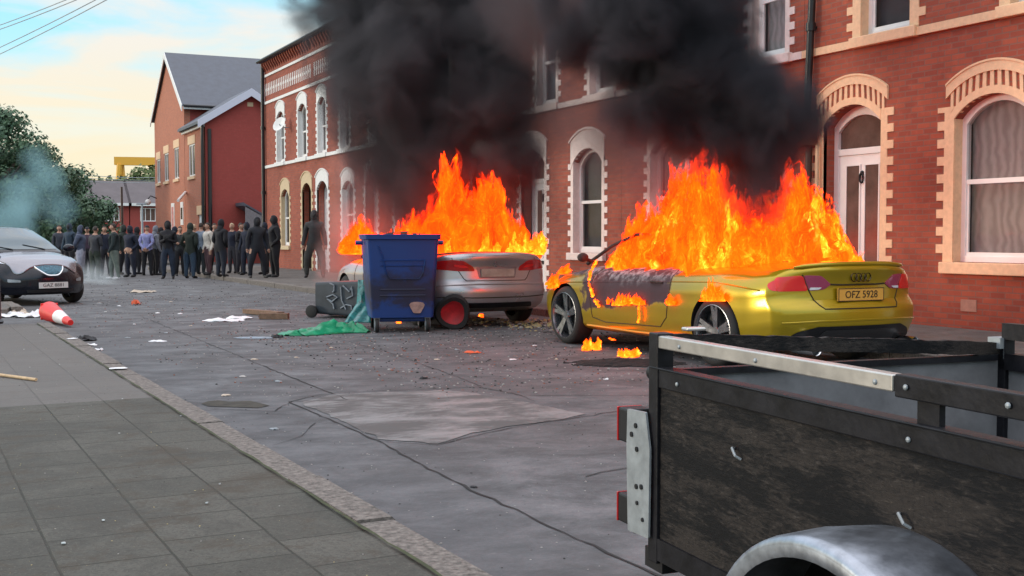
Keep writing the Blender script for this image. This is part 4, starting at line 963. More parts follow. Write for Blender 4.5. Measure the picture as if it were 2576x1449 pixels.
# --- black hatchback
M['blackcar']=mat('black_car_paint',(.006,.008,.015),.25,spec=.3,coat=.35)
hatch=dict(len=3.80,axles=(1.15,-1.2),wz=.29,arch=.33,botz=.2,crown=.10,round=.13,
  w=[(-1.9,.76),(-1.3,.83),(-.6,.84),(.9,.84),(1.4,.825),(1.9,.70)],
  top=[(-1.9,1.0),(-.6,1.02),(.55,1.02),(.8,1.0),(1.3,.93),(1.65,.84),(1.9,.66)],
  bot=[(-1.9,.26),(-1.2,.2),(1.2,.2),(1.9,.20)],
  side=[(0,.94),(.15,.975),(.4,1.0),(.65,1.0),(.8,.975),(.92,.93),(1,.88)],
  rear=[(.2,.05),(.5,.0),(1,.08)],rcurve=.2,
  front=[(.2,.03),(.35,.0),(.5,.0),(.65,.03),(.8,.09),(1,.2)],fcurve=.36)
hb=empty('parked_hatchback',(1.28,25.2,0),PI+.40,'small black hatchback facing the viewer at the left edge, shield grille and bonnet coloured pale for reflected sky','car')
hb.scale=(1.09,1,1); hc=Car(hatch,hb,M['blackcar'])
for y in (1.15,-1.2):
    for sx in (-1,1): wheel(hb,sx*.72,y,.29,.29,.19,sx,spokes=7,style='single',rimr=.2)
# greenhouse
def ghf(a,b,c):
    a,b,c=rbox(a,b,c,.7,1.1,.3,.10); cc=(c+1)/2
    z=.93+cc*(1.50-.93-.05*abs(a)**2.5-.05*b*b)
    yf=interp([(0,1.02),(.5,.62),(1,.12)],cc); yr=interp([(0,-1.80),(1,-1.45)],cc)
    y=yr+(yf-yr)*(b+1)/2 - .12*abs(a)**2.2*max(0,b)**2
    x=a*interp([(0,.785),(1,.60)],cc)*(1-.06*b*b)
    return Vector((x,y,z))
vs,fs=grid_shell(cuts(20,.14),cuts(30,.1),cuts(12,.3),ghf); MB().add(vs,fs).build('cabin',M['blackcar'],hb,smooth=45)
class _G: pass
gh=_G(); gh.bvh=BVHTree.FromPolygons(vs,fs); gh.root=hb; gh.hit=Car.hit.__get__(gh); gh.patch=Car.patch.__get__(gh); gh.seam=Car.seam.__get__(gh)
M['wscreen']=mat('windscreen_glass',(.10,.14,.16),.05,spec=1.0,metal=.35); 
gh.patch('windscreen',rounded([(-.66,1.04),(.66,1.04),(.54,1.44),(-.54,1.44)],.05),'F',M['wscreen'],.005,.05)
for d_ in ('L','R'):
    gh.patch('side_window',rounded([(.62,1.05),(.16,1.40),(-.42,1.43),(-.45,1.05)],.05),d_,M['wscreen'],.005,.06)
    gh.patch('side_window',rounded([(-.52,1.05),(-.50,1.42),(-1.05,1.40),(-1.3,1.1)],.05),d_,M['wscreen'],.005,.06)
for s_ in (-.35,.25): gh.seam('wiper',[(s_-.02,1.03),(s_+.34,1.12)],'F',M['black'],.008,off=.012)
grl=rounded([(-.31,.86),(.31,.86),(.235,.68),(.10,.56),(-.10,.56),(-.235,.68)],.06)
hc.patch('grille',grl,'F',mat('grille_mesh',(.05,.12,.16),.3,var=.8,vs=40,metal=.5),.006,.04)
hc.seam('grille_surround',grl,'F',M['chrome'],.017,closed=True)
hc.seam('grille_top_bar',[(-.30,.865),(.30,.865)],'F',M['chrome'],.024)
for sx in (-1,1):
    hc.patch('headlight',rounded(tl(sx,[(.72,.90),(.60,.905),(.44,.79),(.42,.735),(.50,.735),(.74,.80)]),.03),'F',M['headlamp'],.008,.04,lens=.004)
    hc.patch('fog_lamp',rounded(tl(sx,[(.66,.50),(.50,.48),(.50,.44),(.66,.44)]),.02),'F',M['greyplate'],.006,.05)
    MB().ball((sx*.93,.62,1.06),(.11,.07,.08),12,8).tube([(sx*.82,.62,1.0),(sx*.9,.62,1.03)],.02,6).build('door_mirror',M['blackcar'],hb,smooth=60)
yb=hc.hit(0,.38,'F',0).y; np_=MB().box(-.26,.26,yb+.002,yb+.018,.325,.435).build('number_plate',M['platew'],hb)
tm=text_mesh('GAZ 8881',.09,.0015); tm.materials.append(M['ink']); to=objm('plate_text',tm,np_); to.rotation_euler=(PI/2,0,PI); to.location=(0,yb+.0195,.38)
hc.patch('bonnet',rounded([(-.50,1.72),(.50,1.72),(.70,1.3),(.70,.95),(-.70,.95),(-.70,1.3)],.12),'T',mat('bonnet_reflection_tint',(.30,.30,.33),.22,metal=.7),.022,.04)  # sky reflection on the black bonnet is put into this paler colour
hc.patch('lower_grille',rounded([(-.42,.30),(.42,.30),(.40,.25),(-.40,.25)],.01),'F',M['rimdark'],.006,.05)
# ------------------------------------------------------------------ foreground trailer
def ply_out():
    m=bpy.data.materials.new('scuffed_black_plywood'); m.use_nodes=True; T=m.node_tree; n=T.nodes; b=n['Principled BSDF']
    t=n.new('ShaderNodeTexCoord'); P=t.outputs['Object']
    mp=n.new('ShaderNodeMapping'); mp.inputs['Rotation'].default_value=(R(-22),0,0); mp.inputs['Scale'].default_value=(1,.8,3.6); T.links.new(P,mp.inputs[0])
    a=noi(n,T,mp.outputs[0],3.2,4,.55,.4); c=noi(n,T,mp.outputs[0],34,8,.75,.6); d=noi(n,T,P,95,3,.7)
    k=math_(n,T,'ADD',math_(n,T,'MULTIPLY',a,.55),math_(n,T,'MULTIPLY',c,.5))
    col=mixc(n,T,smooth(n,T,k,.47,.60),(.004,.004,.005),(.034,.028,.025)); col=mixc(n,T,math_(n,T,'MULTIPLY',smooth(n,T,c,.56,.66,0,.8),smooth(n,T,a,.4,.6)),col,(.075,.065,.06))
    col=mixc(n,T,smooth(n,T,d,.45,.7,0,.6),col,(.010,.010,.011))
    col=mixc(n,T,smooth(n,T,k,.66,.74,0,.7),col,(.13,.105,.08))
    T.links.new(col,b.inputs['Base Color']); b.inputs['Roughness'].default_value=.65; b.inputs['Specular IOR Level'].default_value=.18
    bp=n.new('ShaderNodeBump'); bp.inputs['Strength'].default_value=.6; bp.inputs['Distance'].default_value=.004; T.links.new(c,bp.inputs['Height']); T.links.new(bp.outputs[0],b.inputs['Normal'])
    return m
M['ply']=ply_out()
M['angle']=mat('worn_black_angle_iron',(.010,.010,.013),.45,metal=.1,spec=.25,var=.5,vs=12,bump=.15,bs=40)
tr=empty('box_trailer',(1.765,2.70,0),R(-5.3),'black plywood box trailer with galvanised mudguard in the right foreground','trailer')
TW,TL=1.22,2.25; zf,zm,zt=.44,.922,1.015
def L2(b,p,q,w,h,t=.005,up=1):     # angle iron: vertical leg + flange
    pass
MB().box(0,.014,-TL,-.02,zf+.02,zm-.045).build('side_panel',M['ply'],tr)
MB().box(TW-.014,TW,-TL,-.02,zf+.02,zm-.045).build('side_panel',M['ply_in'],tr)
MB().box(.02,TW-.02,-.016,-.004,zf+.02,zm-.02).build('tailgate_panel',M['ply_in'],tr)
MB().box(.02,TW-.02,-TL,-TL+.012,zf+.02,zm-.02).build('front_panel',M['ply_in'],tr)
MB().box(.014,TW-.014,-TL+.012,-.016,zf,zf+.018).build('floor',M['ply_in'],tr)
MB().box(.004,.018,-1.12,-1.06,zm-.01,zt-.03).build('upright',M['angle'],tr)
b=MB(); b.box(-.006,.03,-TL,0,zm-.05,zm-.0); b.box(-.012,.034,-TL,.0,zm,zm+.006); b.build('mid_rail',M['angle'],tr,bevel=.003)
b=MB(); b.box(TW-.03,TW+.006,-TL,0,zm-.05,zm-.0); b.build('mid_rail',M['angle'],tr)
b=MB(); b.box(-.004,.028,-TL,-1.003,zt-.045,zt); b.build('top_rail',M['angle'],tr,bevel=.003)
b=MB(); b.box(-.007,.026,-1.0,-.035,zt-.036,zt-.002); b.build('top_rail',M['alu'],tr,bevel=.003,label='bare aluminium rear half of the near top rail')
b=MB(); b.box(TW-.03,TW+.004,-TL,-.03,zt-.05,zt); b.build('top_rail',M['angle'],tr)
b=MB(); b.box(-.008,.034,-.75,-.0,zf-.04,zf+.02); b.build('corner_filler',M['angle'],tr)
MB().box(-.008,.036,-TL,-.755,zf-.04,zf+.02).build('bottom_rail',M['angle'],tr)
b=MB(); b.box(-.010,.040,-.045,.006,zf-.05,zt+.004); b.build('corner_post',M['angle'],tr,bevel=.003)
b=MB(); b.box(TW-.03,TW+.010,-.045,.006,zf-.05,zt-.05); b.build('corner_post',M['angle'],tr,bevel=.003)
# rear top plank with chewed edge: slightly lower towards the kerb side
rr=random.Random(3); b=MB(); n=46; top=[];bot=[]
for i in range(n+1):
    x=.05+(TW+.0-.05)*i/n; zz=zt+.002-.062*i/n; top.append((x,zz+rr.uniform(-.004,.0015))); bot.append((x,zz-.042+rr.uniform(-.0015,.0015)))
b.prism(bot+top[::-1],[],-.025,-.003); b.build('rear_plank',M['ply'],tr)
b=MB(); b.box(.05,TW-.04,-.028,.0,zm-.022,zm-.004); b.build('tailgate_rail',M['angle'],tr)
b=MB(); b.box(TW-.045,TW+.006,-.04,.012,zt-.078,zt-.045); b.box(TW-.03,TW-.012,-.042,-.038,zt-.11,zt-.07); b.build('corner_bracket',M['greyplate'],tr,label='small pale steel catch on the far rear corner')
b=MB(); b.box(.09,.15,-.03,.006,zt+.006,zt+.016); b.build('latch',M['alu'],tr,bevel=.004)
# light board at rear near corner: plate sticks out behind the post
b=MB(); lp_=rounded([(0,.455),(.125,.45),(.135,.69),(.13,.795),(.02,.80),(-.005,.70)],.006)
Mq=Matrix(((0,1,0,0),(1,0,0,0),(0,0,1,0),(0,0,0,1)))
b.prism([(x-.02,z) for x,z in lp_],[],-.022,-.016,0,True,Mq); pl2=b.build('light_bracket',M['greyplate'],tr)
for (y,z) in ((.055,.755),(.08,.727),(.048,.69),(.05,.585),(.02,.59),(.045,.54),(.012,.50)):
    MB().cyl((-.026,y,z),(-.014,y,z),.0075 if z>.56 else .006,10).build('bolt',M['blackpaint'],pl2)
for (z0_,z1_,nm) in ((.695,.792,'upper'),(.462,.545,'lower')):
    b=MB(); b.box(-.02,.055,.110,.172,z0_,z1_); h_=b.build('lamp_housing',M['black'],tr,bevel=.006)
    b=MB(); b.box(-.021,.056,.172,.180,z0_-.001,z1_+.001); b.build('lamp_lens',M['redlens'],h_,bevel=.002)
MB().cyl((.02,-.02,.905),(.02,.036,.905),.022,16).build('tailgate_hinge',M['black'],tr,smooth=40)
b=MB(); b.box(.0,.07,-.06,.04,zf-.075,zf-.02); b.build('chassis_end',M['black'],tr)
for y in (-.16,-.52,-.95,-1.04,-1.3,-1.38,-1.46,-1.7): 
    b=MB(); b.ball((-.008,y,zt-.022 if y>-1.2 or True else zm),(.004,.006,.006),8,6); b.build('rivet',M['greyplate'],tr)
for y in (-.15,-1.05): b=MB(); b.ball((-.008,y,zm-.028),(.004,.006,.006),8,6); b.build('rivet',M['greyplate'],tr)
# eye hooks on the plywood
for (y,z) in ((-.42,.77),(-1.02,.745)):
    b=MB(); b.tube([(-.001,y,z),(-.014,y-.012,z+.004),(-.016,y-.03,z-.012),(-.004,y-.036,z-.02)],.0035,6); b.build('rope_hook',M['greyplate'],tr)
# mudguard: U-section arc, wheel
def fender():
    b=MB(); cy,cz,Rr,wd=-1.05,.35,.365,.215; n=30; prof=[(-wd,-.035),(-wd-.004,-.012),(-wd+.004,0),(-wd+.02,.004),(-wd*.5,.010),(-.0,.004)]
    vs=[]; P=len(prof)
    for i in range(n+1):
        a=R(4)+R(172)*i/n
        for x,dr in prof: r=Rr+dr+.0; vs.append((x,cy+r*math.cos(a)*1.08,cz+r*math.sin(a)))
    fs=[(i*P+j,i*P+j+1,(i+1)*P+j+1,(i+1)*P+j) for i in range(n) for j in range(P-1)]
    k=len(vs); vs+= [(x+.0,y*1.0,z-.004) for x,y,z in vs]; fs+=[(k+a,k+d,k+c,k+bb) for a,bb,c,d in fs]
    b.add(vs,fs); return b
fender().build('mudguard',M['steel'],tr,smooth=60)
tw_=wheel(tr,-.115,-1.05,.285,.285,.15,-1,spokes=6,style='single',rimr=.17,rim=M['steel'])
wheel(tr,TW+.115,-1.05,.285,.285,.15,1,spokes=6,style='single',rimr=.17,rim=M['steel'])
MB().cyl((-.05,-1.05,.285),(TW+.05,-1.05,.285),.025,10).build('axle',M['black'],tr)
MB().tube([(TW/2,-TL+.02,.42),(TW/2,-TL-.9,.40)],.035,8).build('drawbar',M['angle'],tr)

# ------------------------------------------------------------------ bins, bag, wheel
def rect(w,d,z,r,cx=0,cy=0,n=4):
    p=rounded([(-w/2+cx,-d/2+cy),(w/2+cx,-d/2+cy),(w/2+cx,d/2+cy),(-w/2+cx,d/2+cy)],r,n); return [(x,y,z) for x,y in p]
def loft(b,loops,mi=0,cap0=True,cap1=False):
    n=len(loops[0]); vs=[v for l in loops for v in l]; fs=[(i*n+j,i*n+(j+1)%n,(i+1)*n+(j+1)%n,(i+1)*n+j) for i in range(len(loops)-1) for j in range(n)]
    if cap0: fs.append(tuple(range(n))[::-1])
    if cap1: fs.append(tuple((len(loops)-1)*n+j for j in range(n)))
    return b.add(vs,fs,mi)
bp_=D(1004,800,16.2); 
bb_=empty('blue_bin',(bp_.x,bp_.y,0),-R(26.3)+R(11),'large blue four-wheeled bin, scorched at its foot and burning inside','bin')
b=MB(); loft(b,[rect(.84,1.0,.20,.06),rect(.88,1.04,.5,.06),rect(.97,1.14,1.24,.07),rect(1.02,1.19,1.25,.07),rect(1.03,1.2,1.31,.07),rect(1.0,1.17,1.315,.06),rect(.95,1.12,1.30,.06),rect(.93,1.10,1.24,.06),rect(.80,.96,.24,.05)],cap0=True,cap1=True)
def blue():
    m=bpy.data.materials.new('scorched_blue_plastic'); m.use_nodes=True; T=m.node_tree; n=T.nodes; b=n['Principled BSDF']
    t=n.new('ShaderNodeTexCoord'); P=t.outputs['Object']; s=n.new('ShaderNodeSeparateXYZ'); T.links.new(P,s.inputs[0])
    no=noi(n,T,P,4,6,.65,.4); nz=math_(n,T,'MULTIPLY',math_(n,T,'SUBTRACT',no,.5),.7)
    z=math_(n,T,'ADD',s.outputs[2],nz)
    band=math_(n,T,'MULTIPLY',smooth(n,T,z,.32,.48),smooth(n,T,z,.90,.62))
    col=mixc(n,T,no,(.006,.035,.17),(.010,.05,.21)); col=mixc(n,T,math_(n,T,'MULTIPLY',band,.92),col,(.016,.016,.035))
    T.links.new(col,b.inputs['Base Color']); b.inputs['Roughness'].default_value=.42; return m
M['blue2']=blue()
body=b.build('bin_body',M['blue2'],bb_,smooth=35)
f0=lambda z:-.5-.06*(z-.2)/1.04-.012
b=MB()   # raised tray-shaped rib on the front face
rib=[(-.33,1.16),(-.27,1.02),(-.22,.80),(-.17,.72),(.22,.72),(.27,.80),(.30,.98)]
b.tube([(x,f0(z)-.004,z) for x,z in rib],.010,6); b.build('front_rib',M['blue2'],bb_,smooth=60)
for z in (.97,.90,.58,.50): MB().tube([(-.30,f0(z)+.002,z),(.30,f0(z)+.002,z)],.010,6).build('cross_rib',M['blue2'],bb_,smooth=60)
b=MB(); pts=[(.19+.09*math.cos(t)*(1+.25*math.sin(3*t)),.335+.095*math.sin(t)*(1+.2*math.cos(2*t))) for t in [2*PI*i/18 for i in range(18)]]
b.prism(pts,[],f0(.36)-.012,f0(.36)+.004); b.build('melted_patch',mat('melted_bare_plastic',(.30,.20,.17),.7,var=.35,vs=12),bb_)
for sx in (-1,1): MB().cyl((sx*.50,-.1,1.2),(sx*.60,-.1,1.2),.032,12).build('lifting_trunnion',M['blue2'],bb_,smooth=40)
MB().box(-.32,.32,-.42,.42,.14,.20).build('base_frame',M['blue2'],bb_,bevel=.02)
for x,y in ((-.34,-.42),(.34,-.42),(-.34,.42),(.34,.42)):
    cs=MB(); cs.lathe([(.001,-.026),(.06,-.026),(.085,-.026),(.097,-.016),(.097,.016),(.085,.026),(.06,.026),(.001,.026)],20,'X',(x,y-.02,.097)); c_=cs.build('caster_wheel',M['rubber'],bb_,smooth=40)
    MB().lathe([(.045,-.031),(.075,-.031),(.075,.031),(.045,.031)],18,'X',(x,y-.02,.097),closed=True).build('caster_rim',M['greyplate'],c_,smooth=40)
    b=MB(); b.box(x-.034,x-.027,y-.05,y+.04,.08,.19); b.box(x+.027,x+.034,y-.05,y+.04,.08,.19); b.box(x-.04,x+.04,y-.05,y+.05,.186,.2); b.build('caster_fork',M['greyplate'],c_)
# charcoal wheelie bin lying on its side
wp=G(852,803); wb=empty('wheelie_bin',(wp.x+.28,wp.y+.35,0),-R(26.3)+R(-22),'dark charcoal wheelie bin tipped on its side with pale paint scrawls','bin')
b=MB(); Mw=Matrix.Translation((-.46,0,.31))@Matrix.Rotation(R(90),4,'Y')@Matrix.Rotation(R(0),4,'Z')
lo=[[Vector(v) for v in rect(.50,.50,0,.05)],[Vector(v) for v in rect(.58,.58,.9,.05)],[Vector(v) for v in rect(.64,.66,.92,.05)],[Vector(v) for v in rect(.64,.66,.98,.05)],[Vector(v) for v in rect(.55,.55,.97,.05)],[Vector(v) for v in rect(.46,.46,.05,.04)]]
loft(b,[[tuple(Mw@v) for v in l] for l in lo],cap0=True,cap1=True); b.build('bin_body',M['darkbin'],wb,smooth=35)
MB().box(.455,.50,-.36,.36,.60,.72).build('handle',M['brownwood'],wb,bevel=.01)
w1=MB(); w1.lathe([(.001,-.03),(.08,-.03),(.1,-.02),(.1,.02),(.08,.03),(.001,.03)],20,'Y',(-.50,-.30,.10)); w1.build('wheel',M['rubber'],wb,smooth=40)
w1=MB(); w1.lathe([(.001,-.03),(.08,-.03),(.1,-.02),(.1,.02),(.08,.03),(.001,.03)],20,'Y',(-.50,.30,.10)); w1.build('wheel',M['rubber'],wb,smooth=40)
def scrawl(pts): 
    q=[]
    for i in range(len(pts)-1):
        for k in range(4): t=k/4; q.append((pts[i][0]*(1-t)+pts[i+1][0]*t,-.268-.03*((pts[i][0]+.46)/.9),pts[i][1]*(1-t)+pts[i+1][1]*t))
    MB().tube(q,.012,5).build('paint_scrawl',M['chalk'],wb,smooth=60)
scrawl([(-.18,.55),(-.10,.52),(-.10,.43),(-.14,.40)]); scrawl([(-.24,.33),(-.12,.37),(-.04,.33),(-.14,.26),(-.24,.31),(-.12,.22),(-.10,.12)])
scrawl([(.02,.50),(.04,.28),(.14,.10)]); scrawl([(.06,.52),(.18,.42),(.22,.50),(.24,.36),(.10,.30)]); scrawl([(.02,.16),(.12,.22),(.22,.20),(.22,.12)])
# green plastic sheet on the road + teal sheet hanging between the bins
def sheet(name,path,m,label,cat,seed=0,h=.12,loc=(0,0,0),nu=46,nv=16,parent=None):
    # path: list of (point, half width, height)
    b=MB(); vs=[]
    for i in range(nu+1):
        t=i/nu*(len(path)-1); k=min(int(t),len(path)-2); f=t-k; (p,w,hh),(q,w2,h2)=path[k],path[k+1]; f=f*f*(3-2*f)
        c=Vector(p).lerp(Vector(q),f); ww=w+(w2-w)*f; H_=hh+(h2-hh)*f; d=(Vector(q)-Vector(p)); d.z=0; d=d.normalized() if d.length>0 else Vector((1,0,0)); s_=Vector((-d.y,d.x,0))
        for j in range(nv+1):
            u=-1+2*j/nv; nzv=noise.noise(Vector((i*.16+seed,j*.42,seed*1.7)))*.5+noise.noise(Vector((i*.5+seed,j*.9,3.1)))*.28
            z=H_*(1-abs(u)**2.2)*(.75+nzv*1.1)+.008; e=1+.18*noise.noise(Vector((i*.3,u*2,seed+9)))
            vs.append(tuple(c+s_*(u*ww*e)+Vector((0,0,max(.006,z)))))
    fs=[(i*(nv+1)+j,i*(nv+1)+j+1,(i+1)*(nv+1)+j+1,(i+1)*(nv+1)+j) for i in range(nu) for j in range(nv)]
    b.add(vs,fs); o=b.build(name,m,parent,smooth=70,fixn=True,label=label,cat=cat,loc=loc)
    md=o.modifiers.new('s','SOLIDIFY'); md.thickness=.008; md.offset=-1
    return o
g0=G(722,846); g1=G(800,842); g2=G(860,838); g3=G(928,838)
sheet('green_sheet',[(g0,.04,.03),(g0.lerp(g1,.3)+Vector((0,.12,0)),.26,.07),(g1+Vector((0,.16,0)),.24,.10),(g2+Vector((0,.16,0)),.24,.15),(g3+Vector((-.12,.2,0)),.16,.13),(g3,.05,.05)],M['greenbag'],'crumpled bright green plastic sheet lying on the road by the blue bin','plastic sheet',seed=2)
# hanging teal strip
b=MB(); vs=[]; nu,nv=26,8; top=D(918,705,16.9); mid=D(922,765,16.6); bot=D(900,812,16.0)
for i in range(nu+1):
    t=i/nu; c=(top.lerp(mid,t*2) if t<.5 else mid.lerp(bot,(t-.5)*2)); 
    for j in range(nv+1):
        u=-1+2*j/nv; w=.10+.08*t; off=.05*noise.noise(Vector((i*.25,j*.7,5)))+.03*math.sin(u*7+t*5)
        p=c+RT*(u*w)+FW*off; p.z=max(.02,p.z); vs.append(tuple(p))
b.add(vs,[(i*(nv+1)+j,i*(nv+1)+j+1,(i+1)*(nv+1)+j+1,(i+1)*(nv+1)+j) for i in range(nu) for j in range(nv)])
o=b.build('teal_sheet',M['tealbag'],smooth=70,label='teal plastic sheet draped down the gap between the two bins',cat='plastic sheet'); md=o.modifiers.new('s','SOLIDIFY'); md.thickness=.01
# red wheel propped against the bin
rw=G(1143,829); rt_=empty('loose_wheel',(rw.x,rw.y+.05,.235),-R(26.3)+PI/2+R(4),'loose flat black tyre with a red disc rim leaning between bin and silver car','wheel')
b=MB(); prof=[(.165,-.06),(.22,-.075),(.243,-.05),(.248,0),(.243,.05),(.22,.075),(.165,.06)]; b.lathe(prof,36,'X',closed=True)
b.v=[(x,y*(1+.06*math.cos(3*math.atan2(z,y))),z*(1+.05*math.cos(3*math.atan2(z,y)+.6))) for x,y,z in b.v]; b.v=[(x,y,max(-.232,z)) for x,y,z in b.v]; b.build('tyre',M['rubber'],rt_,smooth=50)
b=MB(); b.lathe([(.001,-.02),(.12,-.025),(.15,-.045),(.17,-.05),(.17,.05),(.15,.045),(.12,.025),(.001,.02)],32,'X'); b.build('rim',mat('dusty_red_rim',(.42,.012,.018),.5,var=.3,vs=10),rt_,smooth=40)
rt_.rotation_euler=(R(0),R(-8),-R(26.3)+PI/2+R(4))
# cone
cn_=G(146,826); cr_=empty('traffic_cone',(cn_.x,cn_.y,.0),0,'red traffic cone with a white band lying on its side by the kerb','traffic cone')
A_=G(126,812)+Vector((0,.1,.165)); B_=G(178,824)+Vector((0,0,.07)); 
def seg(b,t0,t1): 
    f=lambda t:(A_.lerp(B_,t)-cr_.location,.15*(1-t)+.04*t); (p,r),(q,r2)=f(t0),f(t1); b.tube([p,q],[r,r2],24); return b
seg(MB(),0,.47).build('cone_body',M['conered'],cr_,smooth=40); seg(MB(),.4705,.80).build('white_band',M['conewhite'],cr_,smooth=40); seg(MB(),.8005,1.0).build('cone_tip',M['conered'],cr_,smooth=40)
dq=(B_-A_).normalized(); Mc=dq.to_track_quat('Z','Y').to_matrix().to_4x4(); b=MB(); b.obox((0,0,0),(.25,.25,.025)); b.v=[tuple(Mc@Vector(v)+(A_-cr_.location)) for v in b.v]; b.build('cone_base',M['conered'],cr_,bevel=.01)
# timber, stick
tp1=G(662,793); t=MB(); t.obox((0,0,.045),(.13,1.05,.07),Matrix.Rotation(R(18),3,'Z')); o=t.build('timber_block',M['brownwood'],loc=tp1,label='weathered brown timber length lying on the road beyond the green sheet',cat='timber')
tp2=G(690,803); t=MB(); t.obox((0,0,.05),(.45,.12,.09),Matrix.Rotation(R(-30),3,'Z')); t.build('timber_block',M['brownwood'],loc=tp2,label='short brown timber offcut touching the longer timber length',cat='timber')
s0,s1=G(-60,935,.14),G(91,955,.135); MB().tube([s0,s1],.013,8).build('wooden_stick',M['wood'],smooth=50,label='pale wooden stick lying on the left pavement',cat='stick')
b=MB(); dk=G(3,815,.12); b.lathe([(.001,0),(.17,0),(.18,.03),(.15,.06),(.14,.85),(.16,.9),(.001,.93)],18,'Z'); b.build('bollard',M['blackpaint'],smooth=40,loc=(dk.x-.14,dk.y+.1,.12),label='dark bollard cut by the left edge at the pavement end',cat='bollard')
# ------------------------------------------------------------------ people
FAB={}
def fab(c):
    if c not in FAB: FAB[c]=mat('cloth_'+str(len(FAB)),c,.9,var=.25,vs=9,bump=.3,bs=25)
    return FAB[c]
SKIN=mat('skin',(.42,.24,.17),.6); SKIN2=mat('masked_face',(.02,.02,.022),.8); HAIRB=mat('blond_hair',(.46,.34,.22),.7); HAIRD=mat('dark_hair',(.03,.02,.016),.7); SHOE=mat('dark_shoes',(.02,.02,.022),.6); SHOEW=mat('pale_shoes',(.55,.55,.56),.6)
EYE=mat('eye',(.02,.02,.02),.2)
def skin_chain(verts,edges,radii,root=0,sub=1):
    me=bpy.data.meshes.new('sk'); me.from_pydata(verts,edges,[]); o=bpy.data.objects.new('sk',me); COL.objects.link(o)
    o.modifiers.new('s','SKIN'); 
    if not me.skin_vertices: me.skin_vertices.new() if hasattr(me.skin_vertices,'new') else None
    sv=me.skin_vertices[0].data if me.skin_vertices else None
    if sv is None:
        bpy.context.view_layer.objects.active=o; sv=me.skin_vertices[0].data
    for i,r in enumerate(radii): sv[i].radius=r if isinstance(r,tuple) else (r,r); sv[i].use_root=(i==root)
    if sub: m=o.modifiers.new('u','SUBSURF'); m.levels=sub
    dg=bpy.context.evaluated_depsgraph_get(); dg.update()
    m2=bpy.data.meshes.new_from_object(o.evaluated_get(dg)); bpy.data.objects.remove(o); bpy.data.meshes.remove(me)
    vs=[tuple(v.co) for v in m2.vertices]; fs=[tuple(p.vertices) for p in m2.polygons]; bpy.data.meshes.remove(m2); return vs,fs
def person(name_label,loc,rz,hgt,pose='stand',top=(.02,.02,.025),legs=(.02,.02,.03),face='masked',hair='hood',shoe=None,coat=0.,bulk=1.,seed=0,group=None,st=.0):
    rnd=random.Random(seed); k=hgt/1.78
    sw=rnd.uniform(-.02,.02)
    stance=dict(stand=.11,wide=.21,walk=.10,arms=.12,phone=.12,back=.13).get(pose,.12)+rnd.uniform(-.02,.03)
    stride=.20 if pose=='walk' else rnd.uniform(-.05,.05)
    Vt=[];E=[];Rd=[];lab=[]
    def v(p,r,l): Vt.append(p);Rd.append(r);lab.append(l);return len(Vt)-1
    B=bulk
    pel=v((0,0,.95),(.145*B,.115),'l'); w=v((sw,0,1.10),(.135*B,.105*B),'t'); ch=v((sw,.01,1.30),(.165*B,.125*B),'t'); sh=v((sw,0,1.435),(.12*B,.10),'t'); nk=v((sw,.01,1.52),(.058,.06),'n'); 
    E+= [(pel,w),(w,ch),(ch,sh),(sh,nk)]
    hd=v((sw,.02,1.60),(.062,.07),'h'); E.append((nk,hd))
    for s_ in (-1,1):
        yk=stride*s_*.5; 
        a=v((s_*.095,0,.90),(.10*B,.105*B),'l'); kn=v((s_*stance*.92,yk*.8+.025,.50),(.064*B,.068*B),'l'); cf=v((s_*stance,yk*1.0,.30),(.052,.056),'l'); an=v((s_*stance,yk*1.1-.01,.10),(.042,.045),'l'); he=v((s_*stance,yk*1.1-.03,.045),(.042,.040),'s'); to=v((s_*(stance+.02),yk*1.1+.12,.035),(.045,.032),'s'); t2=v((s_*(stance+.03),yk*1.1+.19,.03),(.036,.024),'s')
        E+=[(pel,a),(a,kn),(kn,cf),(cf,an),(an,he),(he,to),(to,t2)]
        S_=v((s_*.175*B+sw,0,1.42),(.068*B,.068*B),'t')
        if pose in('stand','walk','wide'): 
            f=-s_*.10 if pose=='walk' else rnd.uniform(-.03,.05); el=(s_*(.245*B),f*.5-.03,1.13); wr=(s_*(.255*B+(.03 if pose=='wide' else 0)),f+.06,.88); hn=(0,.15,-1)
        elif pose=='phone': el=(s_*.24,-.0,1.14); wr=(s_*.07,.24,1.20); hn=(-s_*.4,.6,.5)
        elif pose=='arms': el=(s_*.25,.04,1.15); wr=(-s_*.05,.17+.03*s_,1.20+.03*s_); hn=(-s_*1,.1,.1)
        elif pose=='back': el=(s_*.25,-.10,1.16); wr=(s_*.06,-.17,.98); hn=(-s_*.7,-.1,-.5)
        elif pose=='pocket': el=(s_*.27,-.07,1.14); wr=(s_*.17,.09,.98); hn=(-s_*.3,.5,-.5)
        elif pose=='raise': 
            if s_>0: el=(s_*.27,.10,1.28); wr=(s_*.12,.20,1.50); hn=(-.3,.3,.9)
            else: el=(s_*.25,-.03,1.13); wr=(s_*.25,.06,.89); hn=(0,.15,-1)
        e=v(el,(.052*B,.052*B),'t'); wv=v(wr,(.036,.036),'t'); E+=[(sh,S_),(S_,e),(e,wv)]
        hv=Vector(hn).normalized(); p1=Vector(wr)+hv*.045; p2=Vector(wr)+hv*.085
        q1=v(tuple(p1),(.026,.030),'k'); q2=v(tuple(p2),(.022,.034),'k'); E+=[(wv,q1),(q1,q2)]
    Rd=[(r[0]*fac,r[1]*fac) for r,fac in zip(Rd,[{'t':1.22,'l':1.42,'s':1.25,'n':1.1,'h':1.1,'k':1.15}[l] for l in lab])]
    vs,fs=skin_chain(Vt,E,Rd,0,1)
    KD=[(Vector(a),l) for a,l in zip(Vt,lab)]
    seg=[(Vector(Vt[a]),Vector(Vt[b]),lab[a],lab[b]) for a,b in E]
